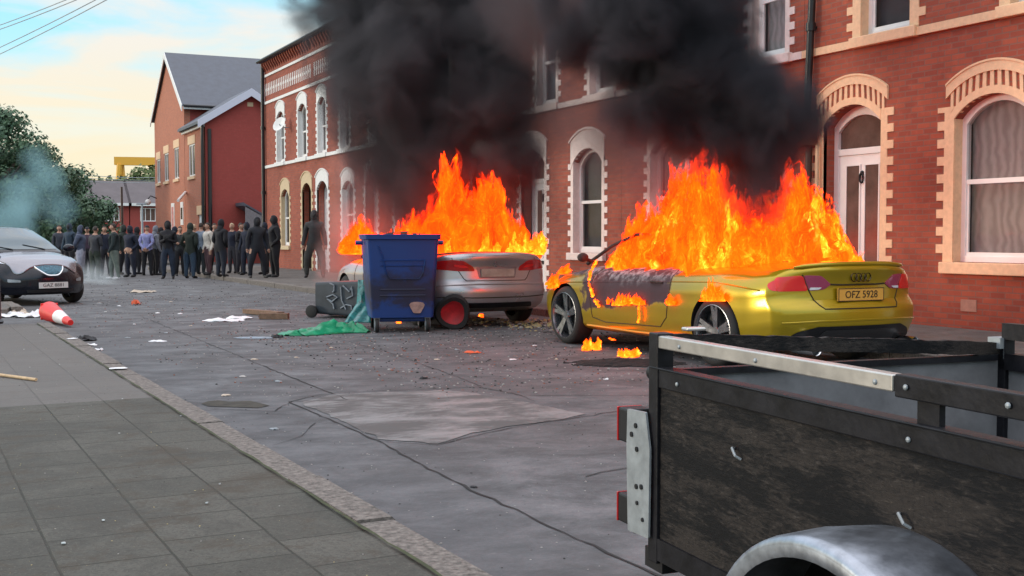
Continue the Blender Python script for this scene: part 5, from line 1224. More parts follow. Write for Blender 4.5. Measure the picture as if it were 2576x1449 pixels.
    def label(c):
        best=None
        for a,b,la,lb in seg:
            d=b-a; t=max(0,min(1,(c-a).dot(d)/d.length_squared)); q=(c-(a+d*t)).length
            if best is None or q<best[0]: best=(q,la if t<.5 else lb)
        return best[1]
    ix={'t':0,'l':1,'n':2,'h':2,'k':3,'s':4}
    fm=[]
    for f in fs:
        c=sum((Vector(vs[i]) for i in f),Vector())/len(f); l=label(c); m_=ix[l]
        if l=='l' and c.z>.93-coat and abs(c.x)<.35: m_=0
        fm.append(m_)
    b=MB(); b.v=list(vs); b.f=list(fs); b.m=fm
    # wrinkle the clothing a little
    b.v=[tuple(Vector(p)+Vector((noise.noise(Vector(p)*9+Vector((seed,0,0))),noise.noise(Vector(p)*9+Vector((0,seed,5))),0))*.012) if p[2]<1.45 else p for p in b.v]
    # fingers: five short chains rooted in each palm
    i=0
    for (a,l) in KD:
        pass
    hands=[(j,Vector(Vt[j-1]),Vector(Vt[j])) for j in range(len(Vt)) if lab[j]=='k' and lab[j-1]=='k']
    for j,p1,p2 in hands:
        d=(p2-p1).normalized(); lat=d.cross(Vector((0,1,.3))).normalized(); pn=lat.cross(d); si=1 if p1.x>0 else -1
        for q,(o_,ln) in enumerate(((-.024,.055),(-.008,.068),(.009,.063),(.025,.048))):
            s0=p2+lat*o_*.9-d*.012; cu=pn*(.35*si)
            b.tube([s0,s0+d*ln*.45,s0+(d+cu*.6).normalized()*ln*.75,s0+(d*.75+cu).normalized()*ln],[.010,.0095,.0085,.006],6,3)
        s0=p1+lat*(-.022*si); b.tube([s0,s0+(d*.6-lat*si*.9).normalized()*.03,s0+(d*.9-lat*si*.7).normalized()*.055],[.012,.010,.007],6,3)
    # head with face
    hc_=Vector((sw,.035,1.675))
    def hf(d,q):
        q=q.copy(); 
        if d.z<-.2: q.x*=.86; q.y*=(.95 if d.y>0 else .85)
        if d.y>.75:
            if abs(d.x)<.20 and -.35<d.z<.25: q.y+=.016*(1-abs(d.x)/.2)*(1-abs(d.z+.08)/.4)      # nose
            if .15<abs(d.x)<.5 and .02<d.z<.25: q.y-=.008
            if abs(d.x)<.3 and -.62<d.z<-.48: q.y+=.005
        return q
    n0=len(b.f); b.ball(hc_,(.078,.098,.118),20,16,2,hf)
    for s_ in (-1,1):
        b.ball(hc_+Vector((s_*.030,.082,.012)),.011,8,6,5); b.ball(hc_+Vector((s_*.080,-.002,0)),(.012,.022,.032),8,6,2)
    b.box(hc_.x-.022,hc_.x+.022,hc_.y+.085,hc_.y+.090,hc_.z-.052,hc_.z-.045,5)
    fmat={'masked':SKIN2,'skin':SKIN}[face]
    me=b.mesh('person',[fab(top),fab(legs),fmat,SKIN if face=='skin' or seed%3==0 else SKIN2,shoe or SHOE,EYE],80,fixn=False)
    o=objm('person',me); o.location=loc; o.rotation_euler=(0,0,rz); o.scale=(k,k,k); tag(o,name_label,'person',group)
    # hair or hood
    h=MB()
    if hair=='hood':
        def hh(d,q):
            q=q.copy()
            if d.y>.45 and d.z<.75: q=Vector((d.x*.08,.055+.02*d.y,q.z*.8))
            if d.z<-.5: q.x*=1.15
            return q
        h.ball(hc_+Vector((0,-.012,.0)),(.105,.122,.148),18,14,0,hh); nm='hood'
        h.tube([(sw,-.03,1.45),(sw,-.02,1.53),(sw,-.015,1.60)],[.12,.098,.082],14)
        hm=fab(top)
    elif hair=='cap':
        h.ball(hc_+Vector((0,-.004,.02)),(.086,.104,.108),16,12,0,lambda d,q: q if d.z>.05 else Vector((q.x*.6,q.y*.6,.0))); h.box(hc_.x-.05,hc_.x+.05,hc_.y+.09,hc_.y+.16,hc_.z+.035,hc_.z+.045); nm='cap'; hm=fab((.03,.03,.04))
    else:
        h.ball(hc_+Vector((0,-.010,.016)),(.086,.104,.118),16,12,0,lambda d,q: q if (d.z>.35 or d.y<.1) and d.z>-.45 else Vector((q.x*.7,q.y*.6,q.z*.7))); nm='hair'; hm=HAIRB if hair=='blond' else HAIRD
    h.build(nm,hm,o,smooth=80)
    return o
def stand(px,yh,yf,label,rz,pose,z=None,**k):
    g=G(px,yf,0); zz=0.
    if g.x>7.75 and g.y>22 : g=G(px,yf,.12); zz=.12
    d=(g-Vector((0,0,H))).dot(FW); hg=(yf-yh)*d/F
    g.z=zz; k.setdefault('bulk',1.0)
    return person(label,g,rz,max(1.58,min(1.92,hg)),pose,seed=px,**k)
toC=lambda: 0
CAM=R(180-26)  # facing the viewer: local +y turned towards the camera
BLK=(.012,.012,.016); NAVY=(.014,.018,.035); OLV=(.020,.028,.022); GRY=(.055,.058,.065)
GR='crowd of hooded people standing across the street'
P_=[(792,532,698,'tall masked person in dark grey jacket facing the viewer alone by the white doorway',CAM+.1,'wide',dict(top=(.035,.034,.036),legs=(.040,.040,.038),bulk=1.08)),
(692,545,697,'hooded person in long black coat beside the terrace corner window, turned left',CAM-1.1,'pocket',dict(top=BLK,legs=BLK,coat=.25,bulk=1.1)),
(648,549,699,'broad person in black jacket striding at the kerb in front of the grey porch',CAM+.5,'wide',dict(top=(.014,.016,.022),legs=(.012,.014,.022),coat=.1,bulk=1.15)),
(622,566,692,'person in dark navy clothes half hidden behind the broad striding person',CAM-.4,'stand',dict(top=NAVY,legs=NAVY)),
(605,566,689,'person in black jacket looking down at a phone by the grey porch',CAM+1.2,'phone',dict(top=BLK,legs=(.02,.02,.03),face='skin',hair='dark')),
(586,563,687,'blond person in a dark jacket standing between two hooded figures',CAM-.2,'stand',dict(top=NAVY,legs=(.05,.05,.06),face='skin',hair='blond')),
(556,554,696,'tall hooded person all in black standing on the kerb end',CAM+2.6,'pocket',dict(top=BLK,legs=(.014,.018,.03),coat=.12,bulk=1.08)),
(526,572,691,'person in a white top and burgundy trousers',CAM-.8,'stand',dict(top=(.55,.50,.44),legs=(.075,.035,.04),hair='dark',face='skin')),
(506,570,690,'person in pale grey blue top and black shorts',CAM+2.8,'stand',dict(top=(.17,.21,.27),legs=(.02,.025,.028),hair='dark',face='skin')),
(478,563,700,'person in dark green coat and blue jeans seen from behind',CAM+2.9,'pocket',dict(top=OLV,legs=(.03,.055,.09),coat=.12,bulk=1.1)),
(488,566,694,'bareheaded pale haired person behind the dark green coat',CAM+2.5,'stand',dict(top=(.03,.035,.045),legs=NAVY,hair='blond',face='skin')),
(453,571,694,'person in charcoal jacket between blue jeans and green coat',CAM+.6,'arms',dict(top=(.03,.033,.035),legs=BLK,hair='dark',face='skin')),
(424,558,701,'hooded person in black jacket and navy jeans looking at a phone',CAM+.1,'phone',dict(top=BLK,legs=(.018,.028,.05),bulk=1.08)),
(392,570,692,'person with light grey hood behind the lavender shirt',CAM+2.2,'stand',dict(top=(.16,.17,.20),legs=BLK)),
(371,568,693,'person in lavender blue shirt and black trousers with arms behind the back',CAM+3.1,'back',dict(top=(.24,.25,.46),legs=BLK,hair='cap',face='skin')),
(345,573,690,'person in black tracksuit left of the lavender shirt',CAM+2.4,'pocket',dict(top=BLK,legs=BLK)),
(330,570,697,'person in dark navy padded coat right of the pale joggers',CAM-.5,'pocket',dict(top=NAVY,legs=NAVY,coat=.1,bulk=1.12)),
(312,568,690,'dark hooded person behind the navy padded coat',CAM+1.0,'stand',dict(top=OLV,legs=BLK)),
(289,564,703,'person in black top and pale grey green joggers walking with light shoes',CAM-1.3,'walk',dict(top=(.012,.022,.024),legs=(.13,.16,.14),shoe=SHOEW,hair='dark',face='skin',bulk=1.08)),
(266,570,694,'person in dark jacket with a bare face behind the pale green joggers',CAM+.4,'raise',dict(top=NAVY,legs=BLK,hair='dark',face='skin')),
(240,574,703,'person with folded arms in grey jacket and dark green trousers',CAM+2.8,'arms',dict(top=(.045,.047,.055),legs=(.025,.035,.025),hair='dark',face='skin')),
(222,572,690,'person with a dull red cap behind the folded arms person',CAM+.2,'stand',dict(top=(.05,.03,.05),legs=BLK,hair='cap',face='skin')),
(203,569,700,'person in light grey joggers and blue grey hoodie beside the black hatchback',CAM+1.6,'back',dict(top=(.06,.075,.12),legs=(.30,.31,.38),bulk=1.1)),
(176,564,686,'hooded person in dark blue grey behind the black hatchback',CAM-.3,'stand',dict(top=(.03,.05,.075),legs=BLK)),
(152,568,684,'second dark figure behind the hatchback roof, nearest the bonnet',CAM+.4,'stand',dict(top=(.04,.045,.06),legs=BLK,hair='dark',face='skin')),
(70,571,668,'person in pink top seen just over the hatchback roof',CAM,'stand',dict(top=(.42,.22,.22),legs=NAVY,hair='dark',face='skin')),
(8,572,668,'person in pale lilac top at the extreme left edge behind the hatchback',CAM+.3,'stand',dict(top=(.34,.34,.44),legs=NAVY,hair='dark',face='skin')),
(440,572,688,'dark figure deep in the crowd left of the charcoal jacket',CAM+2.,'stand',dict(top=NAVY,legs=BLK)),
(540,578,686,'short dark figure deep in the crowd right of the white top',CAM+.8,'stand',dict(top=BLK,legs=BLK,hair='dark',face='skin')),
(405,574,688,'dark figure deep in the crowd right of the light grey hood',CAM+2.,'stand',dict(top=BLK,legs=NAVY)),
(667,562,690,'dark hooded figure tucked behind the striding person and the long coat',CAM-.6,'stand',dict(top=NAVY,legs=BLK))]
for (px,yh,yf,lb,rz,pose,kw) in P_:
    kw=dict(kw); kw['group']=None if px==792 else GR
    stand(px,yh,yf,lb,rz,pose,**kw)
# ------------------------------------------------------------------ fire
def flame_mat(name,yellow=.0,seed=0.,gain=1.,ns=1.):
    m=bpy.data.materials.new(name); m.use_nodes=True; T=m.node_tree; n=T.nodes
    n.remove(n['Principled BSDF']); out=n['Material Output']
    t=n.new('ShaderNodeTexCoord'); mp=n.new('ShaderNodeMapping'); mp.inputs['Scale'].default_value=(1,1,.42); mp.inputs['Location'].default_value=(seed,seed*2,0); T.links.new(t.outputs['Object'],mp.inputs[0])
    P=mp.outputs[0]
    a=noi(n,T,P,3.6*ns,6,.55,1.6); b=noi(n,T,P,9*ns,3,.5,1.6); c=noi(n,T,P,1.3,3,.5,.5)
    at=n.new('ShaderNodeAttribute'); at.attribute_name='rise'; h=at.outputs['Fac']
    k=math_(n,T,'ADD',math_(n,T,'MULTIPLY',a,.68),math_(n,T,'MULTIPLY',b,.32))
    k=math_(n,T,'ADD',k,math_(n,T,'MULTIPLY',math_(n,T,'SUBTRACT',c,.5),.35))
    k=math_(n,T,'ADD',k,math_(n,T,'MULTIPLY',math_(n,T,'SUBTRACT',.40,h),.20)); k=math_(n,T,'ADD',k,yellow)
    rd=noi(n,T,P,5.5*ns,3,.5,2.2); rl=smooth(n,T,math_(n,T,'ABSOLUTE',math_(n,T,'SUBTRACT',rd,.5)),.03,.0,0,.10); k=math_(n,T,'ADD',k,rl)
    r=ramp(n,[(.30,(1.4,.022,.003)),(.44,(3.2,.085,.003)),(.56,(3.8,.150,.003)),(.66,(3.9,.27,.008)),(.75,(3.8,.52,.02)),(.86,(3.6,.95,.11))]); T.links.new(k,r.inputs[0])
    em=n.new('ShaderNodeEmission'); T.links.new(r.outputs[0],em.inputs[0]); em.inputs[1].default_value=gain
    lw=n.new('ShaderNodeLayerWeight'); lw.inputs['Blend'].default_value=.5
    edge=smooth(n,T,lw.outputs['Facing'],.98,.30)
    hole=smooth(n,T,math_(n,T,'SUBTRACT',math_(n,T,'ADD',math_(n,T,'MULTIPLY',a,.5),math_(n,T,'MULTIPLY',b,.6)),math_(n,T,'MULTIPLY',h,.34)),.24,.40)
    al=math_(n,T,'MULTIPLY',edge,hole)
    tr_=n.new('ShaderNodeBsdfTransparent'); mx_=n.new('ShaderNodeMixShader'); T.links.new(al,mx_.inputs[0]); T.links.new(tr_.outputs[0],mx_.inputs[1]); T.links.new(em.outputs[0],mx_.inputs[2]); T.links.new(mx_.outputs[0],out.inputs[0])
    m.cycles.emission_sampling='FRONT_BACK' if hasattr(m.cycles,'emission_sampling') else m.cycles.emission_sampling
    return m
M['fire']=flame_mat('flame',-.02); M['fire_b']=flame_mat('flame_far',-.045,5.,ns=.55); M['fire_y']=flame_mat('flame_yellow',.17,3.3); M['fire_s']=flame_mat('small_flame',.07,7.)
def tongue(V,Fc,Rs,base,top,r,rnd,n=14,k=20,bl=.55):
    base=Vector(base); top=Vector(top); h=(top-base).length; s0=rnd.uniform(0,50); o=len(V); asp=rnd.uniform(.55,1.); th=rnd.uniform(0,PI)
    for i in range(k+1):
        t=i/k; c=base.lerp(top,t); amp=.13*h*t+.01
        c=c+Vector((noise.noise(Vector((s0,t*2.6+s0,0))),noise.noise(Vector((s0+7,t*2.6,3))),0))*amp
        rr=r*(max(0.,1-t)**bl)*(.72+.5*math.sin(PI*min(1,t*1.3+.10)))*(1+.55*noise.noise(Vector((s0,t*4,9))))
        if i==k: rr=.002
        for j in range(n):
            a=2*PI*j/n; q=1+.55*noise.noise(Vector((math.cos(a)*1.5+s0,math.sin(a)*1.5,t*5)))+.3*noise.noise(Vector((math.cos(a)*4+s0,math.sin(a)*4,t*11)))
            x=math.cos(a)*rr*q; y=math.sin(a)*rr*q*asp; V.append((c.x+x*math.cos(th)-y*math.sin(th),c.y+x*math.sin(th)+y*math.cos(th),c.z)); Rs.append(t)
    Fc+=[(o+i*n+j,o+i*n+(j+1)%n,o+(i+1)*n+(j+1)%n,o+(i+1)*n+j) for i in range(k) for j in range(n)]
def fire_obj(name,T_,m,label,seed=0,cat='fire',kind=None,mats=None):
    rnd=random.Random(seed); V=[];Fc=[];Rs=[];mi=[]
    for q in T_:
        n0=len(Fc); tongue(V,Fc,Rs,q[0],q[1],q[2],rnd,bl=.36 if q[2]>.12 else .55); mi+=[q[3] if len(q)>3 else 0]*(len(Fc)-n0)
    me=bpy.data.meshes.new(name); me.from_pydata(V,[],Fc); 
    for x in (mats or [m]): me.materials.append(x)
    for p,i in zip(me.polygons,mi): p.material_index=i
    at=me.attributes.new('rise','FLOAT','POINT'); at.data.foreach_set('value',Rs); me.shade_smooth()
    return tag(objm(name,me),label,cat,kind=kind)
def on_plane(car,px,py,a):       # point of the vertical lengthwise plane x=a of a car, seen at photo px,py
    Mi=Matrix.Translation(car.location)@Matrix.Rotation(car.rotation_euler.z,4,'Z'); I=Mi.inverted(); o=I@Vector((0,0,H)); d=(I.to_3x3()@ray(px,py)); t=(a-o.x)/d.x; return Mi@(o+d*t)
def sil(tab,x):
    for (a,p),(b,q) in zip(tab[:-1],tab[1:]):
        if a<=x<=b: return p+(q-p)*(x-a)/(b-a)
    return tab[0][1] if x<tab[0][0] else tab[-1][1]
def car_fire(car,tab,a_of,zb,n,r0,seed,spread=.35,yz=None,jit=1.):
    rnd=random.Random(seed); out=[]; x0,x1=tab[0][0],tab[-1][0]
    for i in range(n):
        px=x0+(x1-x0)*(i+rnd.random())/n; a=a_of(px)+rnd.uniform(-spread,spread); f=rnd.uniform(.88,.99) if i%2==0 else rnd.uniform(.5,.9)
        top=on_plane(car,px,sil(tab,px),a)
        for _ in range(30):
            ly=(Matrix.Rotation(-car.rotation_euler.z,3,'Z')@(top-car.location)).y
            if ly>-1.5: break
            a+=.05; top=on_plane(car,px,sil(tab,px),a)
        z=zb+(top.z-zb)*f
        if z<zb+.12: z=zb+.12
        h=z-zb; lean=rnd.uniform(-.05,.05)*h; r=r0*rnd.uniform(.65,1.15)*min(1,.35+h*.8)
        q=0 if not yz else (1 if rnd.random()<yz(px) else 0)
        out.append(((top.x-lean,top.y+lean*.5,zb-.10),(top.x,top.y,z+.03*h),r,q))
    return out
TA=[(1535,645),(1560,600),(1590,535),(1620,492),(1650,500),(1680,440),(1700,380),(1735,372),(1770,350),(1800,366),(1828,410),(1846,468),(1870,440),(1900,452),(1930,478),(1958,478),(1978,420),(2008,392),(2038,438),(2068,462),(2092,492),(2112,545),(2132,598),(2172,636)]
fa=lambda px:-.45+1.0*max(0,min(1,(px-1560)/560))
T_=car_fire(a5,TA,fa,.96,120,.19,11,.3,yz=lambda px:.8 if px>2035 else .03)+car_fire(a5,TA,fa,.96,26,.09,31,.3,yz=lambda px:.7 if px>2020 else .08)
T_+=car_fire(a5,[(x,y+(640-y)*.35) for x,y in TA if x<1960],lambda px:-.58,.94,46,.17,33,.1,yz=lambda px:.10)
T_+=[((q[0][0],q[0][1],q[0][2]),(q[0][0]+.06,q[0][1]-.05,q[0][2]+.32),.07,1) for q in T_[::5]]
fire_obj('car_fire',T_,None,'tall orange flames rising from the cabin of the yellow coupe',1,mats=[M['fire'],M['fire_y']],kind='stuff')
TB=[(968,583),(1000,556),(1030,522),(1052,508),(1075,500),(1090,520),(1102,425),(1116,368),(1130,350),(1143,380),(1158,425),(1180,462),(1196,432),(1210,402),(1235,425),(1256,440),(1270,482),(1290,522),(1304,508),(1318,565),(1334,604),(1352,626)]
fb=lambda px:-.35+.95*max(0,min(1,(px-1000)/320))
T_=car_fire(bm5,TB,fb,1.05,100,.22,12,.3,yz=lambda px:.02)+car_fire(bm5,TB,fb,1.05,26,.11,32,.3,yz=lambda px:.03)
T_+=[((q[0][0],q[0][1]-.2,q[0][2]+.06),(q[0][0]+.05,q[0][1]-.25,q[0][2]+.42),.10,1) for q in T_[40::3]]
fire_obj('car_fire',T_,None,'orange flames rising from the cabin of the silver saloon behind the blue bin',2,mats=[M['fire_b'],M['fire_y']],kind='stuff')
rnd=random.Random(4); T_=[]
for i in range(26):
    px=rnd.uniform(872,948); d=rnd.uniform(19,20.5); yt=600-62*math.sin(PI*(px-868)/84)*rnd.uniform(.5,1.)-2; T_.append((D(px+rnd.uniform(-8,4),640,d),D(px,yt,d),rnd.uniform(.10,.2)))
fire_obj('bin_fire',T_,M['fire'],'small separate red flame left of the blue bin above the tipped bin',5,kind='stuff')
T_=[]
for i in range(16):
    px=rnd.uniform(925,1085); T_.append((D(px,606,16.3),D(px+rnd.uniform(-4,4),rnd.uniform(572,585),16.3),.05,1))
fire_obj('bin_fire',T_,None,'low flames licking along the rim of the blue bin',6,mats=[M['fire'],M['fire_s']],kind='stuff')
def flank(px,py,out=.02): 
    p=on_plane(a5,px,py,-.955-out); return p
# flames on the scorched door
T_=[]
for i in range(30):
    px=rnd.uniform(1528,1618); by=768-(px-1528)*.02+rnd.uniform(-3,2); hh=rnd.uniform(12,28)*(.6+.6*math.sin(PI*(px-1520)/105)); T_.append((flank(px,by),flank(px+rnd.uniform(-3,5),by-hh-6,.05),.022))
for i in range(6): T_.append((flank(1607+rnd.uniform(-2,2),812-i*8),flank(1607,790-i*8,.03),.010))
fire_obj('door_fire',T_,M['fire_s'],'band of small flames on the scorched door of the yellow coupe',7)
fire_obj('door_fire',[(flank(1686,768),flank(1688,738,.04),.05),(flank(1690,766),flank(1683,742,.04),.03)],M['fire_s'],'single round flame on the lower rear part of the scorched door',8)
T_=[]
path=[(1502,655),(1493,668),(1483,690),(1481,712),(1488,735),(1497,758),(1506,768)]
for i in range(34):
    t=rnd.uniform(0,len(path)-1.001); k=int(t); f=t-k; px=path[k][0]+(path[k+1][0]-path[k][0])*f; py=path[k][1]+(path[k+1][1]-path[k][1])*f; T_.append((flank(px,py+5),flank(px+rnd.uniform(-2,4),py-9,.04),.014))
fire_obj('door_fire',T_,M['fire_y'],'thin burning curve of fire down the front edge of the scorched door',9)
T_=[]
for i in range(30):
    px=rnd.uniform(1766,1822); w=1-abs(px-1792)/34; T_.append((flank(px,758),flank(px+rnd.uniform(-5,3),752-max(0,w)*rnd.uniform(15,75),.06),.028))
for i in range(10): T_.append((flank(1790+rnd.uniform(-6,10),670-i*3),flank(1800+rnd.uniform(-6,8),625-i*3,.06),.03))
fire_obj('wheel_arch_fire',T_,M['fire_s'],'flames licking up from the rear wheel arch of the yellow coupe',10)
T_=[(flank(1418+rnd.uniform(-6,10),690,-.3),flank(1424+rnd.uniform(-6,10),662,-.3),.05) for i in range(8)]
fire_obj('wing_fire',T_,M['fire'],'small flame at the top rear of the front wing of the yellow coupe',14)
T_=[(flank(1384+rnd.uniform(-4,14),722+rnd.uniform(-6,4)),flank(1392+rnd.uniform(-4,14),690+rnd.uniform(-8,6),.0),.04) for i in range(10)]
fire_obj('wing_fire',T_,M['fire'],'flames above the front wheel of the yellow coupe',13)
def ground_fire(px0,px1,yb,hh,label,n,r,seed):
    rr_=random.Random(seed); T_=[]
    for i in range(n):
        px=rr_.uniform(px0,px1); g=G(px,yb+rr_.uniform(-4,3)); m_=(g-Vector((0,0,H))).dot(FW)/F; T_.append((g-Vector((0,0,.01)),g+Vector((rr_.uniform(-.03,.03),0,hh*m_*rr_.uniform(.5,1.1))),r*rr_.uniform(.7,1.2)))
    return fire_obj('ground_fire',T_,M['fire_y'],label,seed)
ground_fire(1472,1508,879,28,'larger small fire burning on the road beside the yellow coupe',14,.045,21)
ground_fire(1560,1602,896,20,'low fire of burning scraps on the black ash by the trailer corner',14,.035,22)
ground_fire(1536,1542,853,8,'tiny ember flame under the sill of the yellow coupe',3,.03,23)
ground_fire(1204,1216,796,9,'tiny flame under the rear bumper of the silver saloon',4,.03,24)
ground_fire(994,1016,811,9,'tiny flame under the blue bin',5,.03,25)
# ash heap
b=MB(); rr_=random.Random(8); a0=G(1572,915)
N_=26; vs=[]
for i in range(N_+1):
    for j in range(N_+1):
        u,v_=-1+2*i/N_,-1+2*j/N_; r_=math.hypot(u,v_); nz=noise.noise(Vector((u*4,v_*4,2)))+.6*noise.noise(Vector((u*11,v_*11,5)))
        h_=max(0,(1-r_*1.05)+nz*.35)*.05; vs.append((u*.62,v_*.36,.005+h_ if h_>0 else -.02))
b.add(vs,[(i*(N_+1)+j,(i+1)*(N_+1)+j,(i+1)*(N_+1)+j+1,i*(N_+1)+j+1) for i in range(N_) for j in range(N_)]); b.build('ash_heap',M['ash'],loc=(a0.x,a0.y,0),rz=-R(26),label='flat heap of black ash and burnt scraps on the road beside the yellow coupe',cat='ash',kind='stuff')
# ------------------------------------------------------------------ smoke
def smoke(name,balls,dens,alb,label,nscale=1.3,amp=.85,lo=.0,hi=.35,seed=0.,step=.35,stretch=1.,fine=.35):
    """balls: (centre, radius, weight). Real volume: density falls off inside every ball and is broken up by noise."""
    m=bpy.data.materials.new(name); m.use_nodes=True; T=m.node_tree; n=T.nodes; n.remove(n['Principled BSDF']); out=n['Material Output']
    t=n.new('ShaderNodeNewGeometry'); P=t.outputs['Position']
    wn=n.new('ShaderNodeTexNoise'); wn.inputs['Scale'].default_value=nscale*.6; wn.inputs['Detail'].default_value=1; T.links.new(P,wn.inputs['Vector'])
    wv=n.new('ShaderNodeVectorMath'); wv.operation='MULTIPLY_ADD'; wv.inputs[1].default_value=(.9,.9,.9); T.links.new(wn.outputs['Color'],wv.inputs[0])
    of=n.new('ShaderNodeVectorMath'); of.operation='SUBTRACT'; of.inputs[1].default_value=(.45,.45,.45); T.links.new(P,of.inputs[0]); T.links.new(of.outputs[0],wv.inputs[2])
    Q=wv.outputs[0]; f=None
    for c,r,w in balls:
        d=n.new('ShaderNodeVectorMath'); d.operation='DISTANCE'; T.links.new(Q,d.inputs[0]); d.inputs[1].default_value=tuple(c)
        v=n.new('ShaderNodeMath'); v.operation='MULTIPLY_ADD'; T.links.new(d.outputs['Value'],v.inputs[0]); v.inputs[1].default_value=-w/r; v.inputs[2].default_value=w
        f=v.outputs[0] if f is None else math_(n,T,'MAXIMUM',f,v.outputs[0])
    nn=n.new('ShaderNodeTexNoise'); nn.inputs['Scale'].default_value=nscale; nn.inputs['Detail'].default_value=5; nn.inputs['Roughness'].default_value=.62; nn.inputs['Distortion'].default_value=.6; T.links.new(P,nn.inputs['Vector'])
    g=math_(n,T,'MULTIPLY',math_(n,T,'SUBTRACT',nn.outputs[0],.5),amp)
    g=math_(n,T,'ADD',f,g); 
    g2=smooth(n,T,g,lo,hi); g2=math_(n,T,'MULTIPLY',g2,smooth(n,T,f,0,.12))
    pv=n.new('ShaderNodeVolumePrincipled'); pv.inputs['Color'].default_value=(*alb,1); pv.inputs['Anisotropy'].default_value=.0
    T.links.new(math_(n,T,'MULTIPLY',g2,dens),pv.inputs['Density']); T.links.new(pv.outputs[0],out.inputs['Volume'])
    m.cycles.volume_step_rate=step
    b=MB()
    for c,r,w in balls: b.ball(c,r*1.12+.3,20,14)
    o=b.build(name,m,fixn=True,label=label,cat='smoke',kind='stuff')
    rm=o.modifiers.new('r','REMESH'); rm.mode='VOXEL'; rm.voxel_size=.22
    dg=bpy.context.evaluated_depsgraph_get(); dg.update(); me=bpy.data.meshes.new_from_object(o.evaluated_get(dg)); o.modifiers.clear(); o.data=me
    return o
px_m=lambda d:F/d
def SB(x,y,d,rp,w=1.): return (D(x,y,d),rp*d/F,w)
plumeB=[SB(1160,500,18.6,100,.8),SB(1090,430,18.6,180,1.),SB(1020,340,18.8,195,1.1),SB(960,260,19,180,1.2),SB(862,140,19.2,150,1.0),SB(1010,180,18.6,240,1.2),SB(940,60,19,240,1.2),SB(1130,50,18.6,220,1.1),SB(1190,260,18.2,170,.9),SB(1030,510,18.8,120,.7),SB(930,-90,19,240,1.),SB(1160,-90,18.6,240,1.),SB(1290,40,18,180,.8),SB(1250,420,18,120,.8),SB(1260,200,18,150,.9)]
smoke('smoke_plume',plumeB,5.0,(.17,.165,.18),'dark grey smoke column rising from the silver saloon towards the upper left',nscale=1.1,amp=1.9,lo=.02,hi=.8,step=.36)
plumeA=[SB(1950,430,12.5,120,1.2),SB(1905,450,12.0,95,.9),SB(1930,350,12.1,140,1.1),SB(1882,272,12.0,165,1.3),SB(1775,165,12.0,195,1.3),SB(1690,50,12.0,225,1.3),SB(1620,110,12.2,170,1.),SB(1650,-90,12.0,240,1.3),SB(1690,290,12.3,150,.9),SB(1840,170,12.0,110,.9),SB(1540,10,12.4,170,.9),SB(1600,330,12.4,120,.6),SB(1480,130,12.8,120,.6)]
smoke('smoke_plume',plumeA,9.0,(.115,.112,.13),'near black smoke column rising from the yellow coupe across the brick fronts',nscale=1.6,amp=1.8,lo=.03,hi=.7,step=.34,seed=3)
hz=[SB(1420,0,15.5,230,1.2),SB(1270,300,19.5,230,1.),SB(1300,470,20.5,150,.8),SB(1570,330,15.5,190,.8),SB(1420,-60,15.5,280,1.),SB(1620,440,13.5,150,.7),SB(970,470,20.5,150,.8),SB(1500,-30,15,240,1.3),SB(1560,170,14.5,120,.9)]
smoke('smoke_haze',hz,1.7,(.21,.185,.195),'thin pinkish grey smoke veil between the two dark columns',nscale=.6,amp=.9,lo=-.05,hi=.8,step=.8)
lw_=[SB(900,560,20.5,120,.8),SB(860,660,20.5,85,.9),SB(890,690,20.2,65,.8),SB(880,420,20,90,.5)]
smoke('smoke_haze',lw_,.95,(.85,.62,.58),'low smoke tinted pink for the fire glow, drifting behind the tipped bin',nscale=1.2,amp=.7,lo=.0,hi=.7,step=.5)  # glow of the fires is put into the pink scattering colour
bl_=[SB(60,500,52,80,1.),SB(110,460,52,66,.9),SB(30,570,50,80,1.),SB(150,530,52,60,.8),SB(90,400,53,50,.7)]
smoke('smoke_haze',bl_,.48,(.52,.90,1.0),'pale blue smoke drifting in front of the trees at the left',nscale=.35,amp=.9,lo=.0,hi=.7,step=.6)
gs=[(G(232,712)+Vector((0,0,.05)),.7,.9),(G(270,716)+Vector((0,0,.0)),.6,.8),(G(222,708)+Vector((0,0,.1)),.6,.8)]
smoke('smoke_haze',gs,.8,(.85,.93,.98),'small white smoke puff creeping over the road beside the black hatchback',nscale=1.4,amp=.7,lo=.0,hi=.8,step=.4)

# ------------------------------------------------------------------ litter and rubble
def scrap(name,px,py,w,l,h,m,label,cat='litter',group=None,z=0.,rz=None,seed=0,n=7):
    rnd=random.Random(seed*31+int(px*7+py)); g=G(px,py,z); b=MB(); vs=[]; e=rnd.uniform(0,20)
    for i in range(n+1):
        for j in range(n+1):
            u,v=-1+2*i/n,-1+2*j/n; r=max(abs(u),abs(v)); q=1+.30*noise.noise(Vector((u*1.3+e,v*1.3,1)))
            zz=h*(.45+.8*noise.noise(Vector((u*1.9+e,v*1.9,4))))*(1 if r<.9 else .5)
            vs.append((u*w/2*q*(1-.25*v*v),v*l/2*q*(1-.22*u*u),max(.004,zz)))
    b.add(vs,[(i*(n+1)+j,(i+1)*(n+1)+j,(i+1)*(n+1)+j+1,i*(n+1)+j+1) for i in range(n) for j in range(n)])
    k=len(b.v); base=[(x*.98,y*.98,zz-.004) for x,y,zz in b.v]; b.add(base,[(i*(n+1)+j,i*(n+1)+j+1,(i+1)*(n+1)+j+1,(i+1)*(n+1)+j) for i in range(n) for j in range(n)])
    return b.build(name,M[m],loc=(g.x,g.y,z+(.004 if z>0 else .0)),rz=rnd.uniform(0,3) if rz is None else rz,label=label,cat=cat,group=group,smooth=40)
KR=-R(26)
scrap('paper_sheet',560,808,.62,.42,.05,'whitepl','largest white crumpled paper sheet on the road left of the green sheet',rz=KR,seed=1,n=10)
